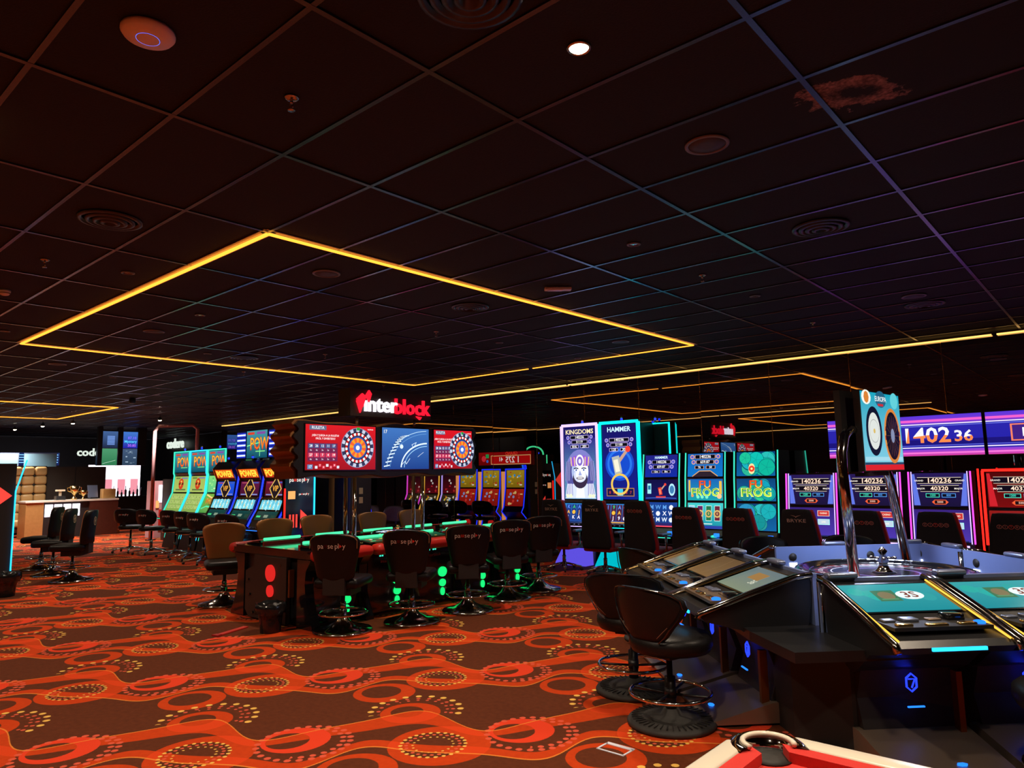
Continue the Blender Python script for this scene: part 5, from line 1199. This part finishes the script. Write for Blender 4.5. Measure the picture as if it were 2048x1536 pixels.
def curved_machine(label, x, c):
    r = cabinet(label, .84, cur_prof, [(4, blue_low, True), (6, diam(*c), True), (8, top_logo, True)], 'gold', .016, group='three curved blue-edged slot machines', led_from=3, depth=.72)
    g = G(); o, xd, yd, sw, sh = on_seg(cur_prof[3], cur_prof[4], .84); a = Art(sw, sh); gradbg(a, (8, 40, 36), (12, 60, 60)); a.rect(.4, .3, .6, .6, (120, 140, 120), 1); a.rect(.05, .3, .25, .5, (60, 200, 120), 1); a.rect(.75, .2, .95, .6, (30, 60, 50), 1); a.put(g, o, xd, yd); g.out('info_screen', 'scr0', r)
    for s_, o in ((1, 0), (1, .06), (1, .13), (-1, 0)):
        g = G(); g.tube([(s_*(.425+.012), y+.03+o, z-.02) for y, z in [(-.06, .70), (.0, .82), (.12, 1.02), (.2, 1.24), (.26, 1.6), (.3, 1.86), (.36, 1.98)]], .018 if o != .06 else .012, 4); g.out('led_edge', ('deepblue', 'sky', 'blue')[int(o*16)] if s_ > 0 else 'deepblue', r)
    deck(r, .84, -.04, .66, 'blue', .16)
    g = G(); g.box(.0, .02, .36, .05, .02, .09); g.out('blue_emblem', 'sky', r)
    r.location = (x, 7.44, 0); return r
curved_machine('leftmost curved slot machine, with a blue diamond screen', -15.12, ((20, 60, 190), (30, 80, 200)))
curved_machine('middle curved slot machine, with a dark red diamond screen', -14.08, ((60, 14, 40), (90, 20, 60)))
curved_machine('rightmost curved slot machine, with a maroon diamond screen beside the kiosk', -13.06, ((70, 16, 30), (110, 20, 50)))
def endcap(label, x, y, hgt, rz, big):
    r = empty('bank_end_panel', label, 'kiosk', (x, y, 0), rz)
    w_, d_ = (.62, .1) if not big else (1.5, .34)
    g = G(); prof = [(0, 0), (0, hgt)]; g.box(0, d_/2, 0, w_, d_, hgt); g.out('panel', 'gloss' if not big else 'matte', r)
    g = G(); g.box(w_/2+.01, -.01, .02, .02, .03, hgt-.02) if not big else g.tube([(w_/2+.0, -.02, .02), (w_/2, -.02, 1.5), (w_/2+.14, -.02, 2.04)], .014, 4); g.out('led_edge', 'sky', r)
    g = G(); g.box(-w_/2-.01, -.01, .02, .02, .03, hgt-.3); g.out('led_edge', 'redled' if not big else 'sky', r)
    z = hgt-.12 if not big else 1.78; k = .8 if not big else 1.3
    g = G(); logo_pause(g, 0, 0, .12*k); g.v = [(x_*.95, -.006, z+z_-.0) for x_, _, z_ in g.v]; g.m = [0]*len(g.m); g.out('lettering', 'letters', r)
    if not big:
        g = G(); g.box(-.17, -.004, z-.36, .15, .004, .15); g.out('orange_sticker', 'orangepanel', r)
        g = G(); logo_pause(g, 0, 0, .05); g.v = [(x_*.95+.1, -.006, z-.27+z_) for x_, _, z_ in g.v]; g.m = [0]*len(g.m); g.out('small_lettering', 'letters', r)
    zz = .86 if not big else 1.42; q = .9 if not big else 1.5; o = 0 if not big else .32
    g = G(); red = lin((235, 60, 50))
    for i in range(3): g.box(o-.2+.07*i, -.006, zz-.17*q, .035, .004, .34*q*.8, col=red)
    g.add([(o+.02, -.008, zz-.2*q), (o+.32*q*.8, -.008, zz), (o+.02, -.008, zz+.2*q)], [(0, 1, 2)], 0, red); g.out('red_arrow', 'letters', r); return r
endcap('narrow black kiosk panel with red arrow at the end of the slot bank', -12.1, 7.62, 1.72, PI/2, False)
endcap('black end panel with blue LED edge and red arrow, cut by the left edge', -14.85, 2.95, 1.98, PI/2, True)
g = G(); g.prism([(0, 0), (0, 1.95), (.1, 2.02), (.5, 1.86), (.5, 0)], 'x', .0, .06); o = g.out('bank_side_wall', 'brownbox'); o.location = (-11.62, 8.4, 0); tag(o, 'brown-grey panel with papers behind the kiosk, left of the chrome poles', 'partition')
for z in (1.12, 1.3): g = G(); g.box(.06+.002, .25, z, .004, .09, .12); k = g.out('notice', 'paper', o)
# display above the bank
r = empty('jackpot_display', 'blue striped LED display with a POW screen above the curved slot machines', 'display', (-13.7, 7.75, 2.06))
for x0_, x1_, kind in ((-1.12, -.72, 's'), (-.7, .16, 'p'), (.2, 1.1, 's')):
    g = G(); g.box((x0_+x1_)/2, .05, 0, x1_-x0_, .1, .60); k = g.out('panel', 'black', r); a = Art(x1_-x0_-.02, .58)
    if kind == 'p': pow_art(a); a.line([(.02, .45), (.3, .5), (.6, .55), (.66, .3), (.65, .06)], .02, (120, 240, 150), 2)
    else:
        gradbg(a, (8, 14, 60), (10, 20, 70))
        for j in range(5): a.rect(.03, .08+.19*j, .97, .14+.19*j, (225, 235, 255), 2); a.rect(.0, .03+.19*j, 1, .19+.19*j, (30, 50, 190), 1)
    g = G(); a.put(g, (x0_+.01, -.002, .01), (1, 0, 0), (0, 0, 1)); g.out('screen', 'screen', k)
g = G(); g.box(.0, .2, -.04, .1, .06, .3); g.out('post', 'black', r)
# ------------------------------------------------------------------ left bank facing the mirror (seen from behind and in the mirror)
def gr_top(a): busy(a, 41, ((150, 120, 20), (190, 160, 40)), 18)
def gr_low(a): busy(a, 17, ((150, 20, 20), (190, 40, 20)), 14, ((220, 60, 50), (240, 200, 120), (150, 160, 210)))
for i, x in enumerate((-12.02, -12.88, -13.74)):
    n_ = ('nearest to the kiosk', 'second from the kiosk', 'third from the kiosk')[i]
    r = cabinet('blue-framed slot machine with gold screen, %s, seen in the mirror' % n_, .66, [(-.02, 0), (.10, .52), (-.08, .68), (.0, .80), (.08, 1.27), (.1, 1.75)], [(3, gr_low, True), (4, gr_top, True)], 'deepblue', .014, group='blue-framed slot machines below the Grand sign', led_from=0, top_led=.03, depth=.42, tops=0)
    g = G(); g.prism([(.09*math.cos(q*PI/10), .36+.09*math.sin(q*PI/10)) for q in range(20)], 'y', .02, .06); g.out('red_disc', 'reddisc', r)
    r.location = (x, 9.0, 0); r.rotation_euler.z = PI
    g = G(); g.box(0, 0, 0, .14, .1, 1.7); o = g.out('light_column', 'orangepanel'); o.location = (x-.43, 8.85, 0); tag(o, 'orange lit column by the blue-framed slot machine %s, in the mirror' % n_, 'light column')
r = empty('grand_sign', 'red Grand jackpot sign reading 127541, seen reversed in the mirror', 'sign', (-12.45, 8.85, 1.86), PI)
g = G(); g.box(0, .04, 0, 1.9, .1, .36); g.out('sign_box', 'red_fab', r)
a = Art(1.86, .34); gradbg(a, (120, 6, 8), (150, 10, 12)); a.rect(.01, .04, .76, .74, (235, 190, 120), 1); a.rect(.02, .09, .75, .69, (190, 16, 16), 2); a.text('1 275', .34, .38, .22, (250, 240, 235), 4, .02); a.text('41', .56, .43, .15, (250, 240, 235), 4, .02); a.text('GRAND', .36, .86, .12, (240, 60, 40), 4, .02); a.disc(.83, .3, .04, (60, 120, 220), 3); a.disc(.9, .5, .08, (225, 50, 60), 3); a.rect(.8, .55, .86, .85, (40, 170, 90), 3)
g = G(); a.put(g, (-.93, -.012, .01), (1, 0, 0), (0, 0, 1)); g.out('display', 'screen', r)
g = G(); g.box(0, .04, -.1, .08, .08, .1); g.out('post', 'black', r)
for i, (x, c) in enumerate(((-14.55, 'purple'), (-15.3, 'yellow'), (-16.05, 'magenta'), (-20.2, 'sky'))):
    r = cabinet('slot machine with %s LED edges behind the slot bank, in the mirror' % ('violet', 'yellow', 'pink', 'light blue')[i], .62, [(-.02, 0), (.14, .48), (-.04, .62), (.0, .72), (.16, 1.1), (.18, 1.66)], [(3, lambda a: busy(a, 3, ((20, 20, 30), (60, 50, 30)), 20), True), (4, lambda a: busy(a, 9, ((100, 10, 20), (30, 10, 20)), 10, ((210, 40, 50), (230, 230, 220))), True)], c, .018, group='slot machines on the rear of the slot bank', led_from=2, tops=0, depth=.42)
    r.location = (x, 9.0, 0); r.rotation_euler.z = PI
for x, l in ((-12.2, 'nearest to the kiosk'), (-13.05, 'second from the kiosk'), (-13.95, 'third from the kiosk'), (-14.9, 'fourth from the kiosk')):
    dup(c0, (x, 9.85, 0), PI, 'round-backed chair behind the slot bank, '+l, 'chairs behind the slot bank')
r = cabinet('slot machine with green arch light behind the left end panel', .8, low_prof, [(3, ham_low, True), (4, ham_top, True)], 'green', .02, led_from=3, tops=1)
r.location = (-16.6, 2.6, 0); r.rotation_euler.z = PI
g = G(); g.tube([(.42*math.cos(PI*k/12), -.01, 2.32+.3*math.sin(PI*k/12)) for k in range(13)], .03, 6); g.out('arch_light', 'green', r)
# ------------------------------------------------------------------ bar area far left
g = G(); g.box(0, 0, 0, .12, 4.4, 2.05); 
r = empty('tufted_booth', 'tall tan leather booth back with button tufting at far left', 'booth', (-26.0, 6.45, 0))
g = G(); g.box(-.12, 0, .3, .14, 1.7, 1.85); g.out('frame', 'matte', r)
for i in range(5):
    for j in range(6):
        g = G(); g.rbox(-.02, -.68+.34*i+(.0 if j % 2 else .0), .45+.28*j, .16, .335, .275, .075, 4); g.out('tuft', 'tan', r)
g = G(); g.rbox(.35, 0, .3, .6, 1.7, .22, .06, 3); g.out('seat', 'tan', r)
r = empty('partition', 'dark brown partition wall between booth and bright shelves', 'partition', (-26.2, 8.15, 0))
for y in (-.46, .46):
    g = G(); g.box(0, y, 0, .1, .9, 2.12); g.out('panel', 'brownbox', r)
r = empty('bar_counter', 'wood-sided counter with bright glass display front and light wood end', 'counter', (-24.6, 7.55, 0))
g = G(); g.box(0, -.0, 1.05, .8, 2.5, .05); g.out('worktop', 'cream', r)
g = G(); g.box(0, .85, 0, .74, .8, 1.05); g.out('side_cabinet', 'wood', r)
g = G(); g.box(0, -1.0, 0, .7, .45, 1.05); g.out('end_panel', 'lightwood', r)
g = G(); g.box(-.05, -.15, 0, .6, 1.2, 1.05); g.out('carcass', 'matte', r)
for k in range(4):
    g = G(); g.box(.27, -.62+.24*k, .62, .02, .2, .36); g.out('display_pane', 'whitewall', r)
g = G(); g.box(.0, 1.32, 0, .5, .1, .8); g.out('light_panel', 'lightwood', r)
def trophy(x, y, z, k, label):
    r = empty('trophy', label, 'trophy', (x, y, z), 0, 'gold trophies on the counter')
    g = G(); g.lathe([(.07*k, 0), (.07*k, .03*k), (.03*k, .05*k), (.02*k, .12*k), (.05*k, .15*k), (.09*k, .22*k), (.11*k, .34*k), (.1*k, .34*k), (.02*k, .2*k)], n=16); g.out('cup', 'gold', r)
    for s_ in (-1, 1):
        g = G(); g.tube([(0, s_*.09*k, .31*k), (0, s_*.16*k, .3*k), (0, s_*.15*k, .22*k), (0, s_*.07*k, .19*k)], .01*k, 5); g.out('handle', 'gold', r)
trophy(-24.5, 7.63, 1.1, 1.2, 'taller gold trophy cup standing on the counter'); trophy(-24.4, 7.85, 1.1, .8, 'small gold trophy on the counter, right of the taller cup')
o = G(); o.rbox(0, 0, 0, .25, .38, .3, .02, 2); o = o.out('gift_box', 'lightwood'); o.location = (-24.5, 8.58, 1.1); tag(o, 'light wooden box at the right end of the counter', 'box')
r = empty('cash_screen', 'slim grey monitor on the counter beside the wooden box', 'monitor', (-24.6, 8.2, 1.1)); g = G(); g.prism([(-.05, .04), (-.15, .42), (-.12, .42), (-.02, .04)], 'y', -.14, .14); g.out('screen', 'satin', r); g = G(); g.box(0, 0, 0, .15, .2, .05); g.out('foot', 'black', r)
r = empty('till', 'small black till with receipt printer on the counter', 'till', (-24.5, 7.25, 1.1)); g = G(); g.box(0, 0, 0, .2, .25, .12); g.out('base', 'black', r); g = G(); g.box(0, 0, .12, .06, .06, .16); g.box(0, 0, .26, .16, .22, .05); g.out('printer', 'paper', r)
# bright shelves, screens with black columns
r = empty('backlit_shelves', 'bright white and pink backlit shelf wall behind the bar', 'shelves', (-27.2, 9.85, 0))
for k in range(4):
    g = G(); g.box(0, -.78+.43*k, 1.1, .06, .4, 1.1); g.out('lit_panel', 'whitewall', r)
    g = G(); g.box(.04, -.78+.43*k, 1.15, .02, .25, .55); g.out('pink_panel', 'pinkglow', r) if 'pinkglow' in M else g.out('pink_panel', glow('pink_glow', lin((240, 150, 165)), 1.1), r)
g = G(); g.box(.15, 0, 1.02, .4, 1.9, .08); g.out('shelf_board', 'black', r)
g = G(); g.box(.1, 0, 0, .5, 1.9, 1.02); g.out('lower_cabinet', 'matte', r)
for k in range(12):
    r = empty('bottle', '%s bottle from the left in front of the bright shelf wall' % ('first', 'second', 'third', 'fourth', 'fifth', 'sixth', 'seventh', 'eighth', 'ninth', 'tenth', 'eleventh', 'twelfth')[k], 'bottle', (-26.95, 9.1+.13*k, 1.1), 0, 'bottles in front of the bright shelf wall')
    h_ = .2+.07*(k*5 % 3); g = G(); g.lathe([(.03, 0), (.035, .02), (.035, h_*.6), (.012, h_*.75), (.012, h_)], n=10); g.out('glass', 'glass', r); g = G(); g.lathe([(.014, h_), (.014, h_+.02)], n=8); g.out('cap', 'satin', r)
r = empty('betting_screens', 'tall betting screens with black columns under the ceiling behind the bar', 'display', (-25.6, 9.0, 2.2))
for y, w_ in ((-.62, .14), (.0, .14), (.68, .3)): 
    g = G(); g.box(0, y+.25, -.05, .14, w_, 1.27); g.out('column', 'black', r)
def sc_a(a): gradbg(a, (24, 34, 60), (60, 90, 140)); [a.rect(.3, .2+.08*j, .8, .24+.08*j, (120, 160, 235), 1) for j in range(7)]
def sc_b(a): gradbg(a, (30, 30, 150), (60, 110, 190)); a.text('87.10', .6, .62, .12, (120, 100, 255), 3, .02); a.text('Mystery', .5, .4, .12, (80, 200, 250), 3, .02); a.text('50.85', .6, .16, .12, (170, 100, 240), 3, .02)
def sc_c(a): gradbg(a, (40, 110, 70), (70, 140, 100)); a.line([(.05, .1), (.9, .3)], .01, (190, 220, 200), 2)
def sc_d(a): gradbg(a, (40, 60, 80), (60, 80, 110)); busy_add(a, 3, 10, ((150, 170, 190), (90, 110, 130)))
for y0_, f1, f2 in ((-.30, sc_a, sc_c), (.33, sc_b, sc_d)):
    for z0_, f in ((.52, f1), (-.05, f2)):
        a = Art(.46, .55); f(a); g = G(); g.box(.06, y0_+.23-.01, z0_, .04, .47, .56); k = g.out('screen_case', 'black', r); g = G(); a.put(g, (.082, y0_-.005, z0_+.005), (0, 1, 0), (0, 0, 1)); g.out('screen', 'screen', k)
def word(txt, y, z, size, x, label):
    vv, ff = text_mesh(txt, .02); g = G(); P0 = [(.05, v.x*size, v.y*size) for v in vv]; g.add(P0, ff, 0, lin((185, 195, 185))); n = len(vv)
    P1 = [(.0, p[1], p[2]) for p in P0]; ed = {}
    for f in ff:
        for i in range(len(f)): ed[(f[i], f[(i+1) % len(f)])] = 1
    g.add(P0+P1, [(b_, a_, a_+n, b_+n) for a_, b_ in ed if (b_, a_) not in ed], 0, lin((185, 195, 185)))
    o = g.out('wall_lettering', 'letters'); o.location = (x, y, z); o.rotation_euler.z = -PI/2 if y > 12.5 else 0; tag(o, label, 'sign', 'codere lettering')
word('codere', 13.1, 3.13, .56, -30.2, 'white codere lettering on the black wall under the ceiling')
word('codere', 8.75, 2.6, .36, -26.45, 'white codere lettering half hidden by the screens, further left')
r = empty('change_machine', 'pink and white change machine beside the slot bank', 'change machine', (-21.6, 9.0, 0))
g = G(); g.box(0, 0, 0, .5, .6, 1.62); g.out('cabinet', 'pink', r); g = G(); g.box(.26, -.0, 1.0, .02, .34, .5); g.out('screen', 'whitewall', r); g = G(); g.box(.26, .05, .2, .02, .4, .6); g.out('red_panel', 'red_pad', r); g = G(); g.box(.25, -.31, .02, .03, .03, 1.56); g.out('led_edge', 'redled', r); g = G(); g.box(.27, -.2, .85, .02, .08, .2); g.out('orange_label', 'orangepanel', r); g = G(); g.box(.27, .2, .7, .02, .07, .12); g.out('slot', 'black', r)
r = empty('tube_arch', 'tall pinkish white tube arch behind the POW machines', 'arch', (-20.6, 9.3, 0)); 
g = G(); g.tube([(0, -.95, 0), (0, -.95, 3.0), (0, -.85, 3.15), (0, .1, 3.22), (0, .25, 3.1), (0, .25, 0)], .05, 10); g.out('tube', 'pink', r); g = G(); g.box(0, -.95, 0, .2, .2, .03); g.out('foot', 'black', r); g = G(); g.box(0, .25, 0, .2, .2, .03); g.out('foot', 'black', r)
for k, (y, l) in enumerate(((6.2, 'leftmost'), (7.25, 'middle'))):
    r = empty('glass_screen', 'glass panel on top of the dark partitions at far left, '+l, 'glass panel', (-26.6, y, 2.14), 0); g = G(); g.box(0, 0, 0, .02, .9, .42); g.out('pane', 'frost', r) if 'frost' in M else g.out('pane', mat('pale_glass', lin((130, 165, 180)), .15), r); g = G(); g.box(0, 0, .42, .03, .92, .02); g.out('edge_trim', 'satin', r); g = G(); g.box(0, .45, 0, .03, .02, .42); g.out('clamp', 'satin', r)
    g = G(); g.box(0, 0, -2.14, .06, .8, 2.14); g.out('support', 'matte', r)
r = empty('lit_sign', 'blue lit display strip above the booth at far left', 'display', (-28.2, 7.6, 2.2)); g = G(); g.box(0, 0, 0, .1, 1.3, .45); g.out('case', 'black', r); a = Art(1.28, .43); gradbg(a, (20, 30, 80), (20, 40, 90)); [a.rect(.03, .2+.2*j, .97, .27+.2*j, (130, 200, 250), 1) for j in range(4)]; g = G(); a.put(g, (.052, -.64, .01), (0, 1, 0), (0, 0, 1)); g.out('screen', 'screen', r)
g = G(); g.box(0, 0, -2.2, .08, .2, 2.2); g.out('post', 'black', r)
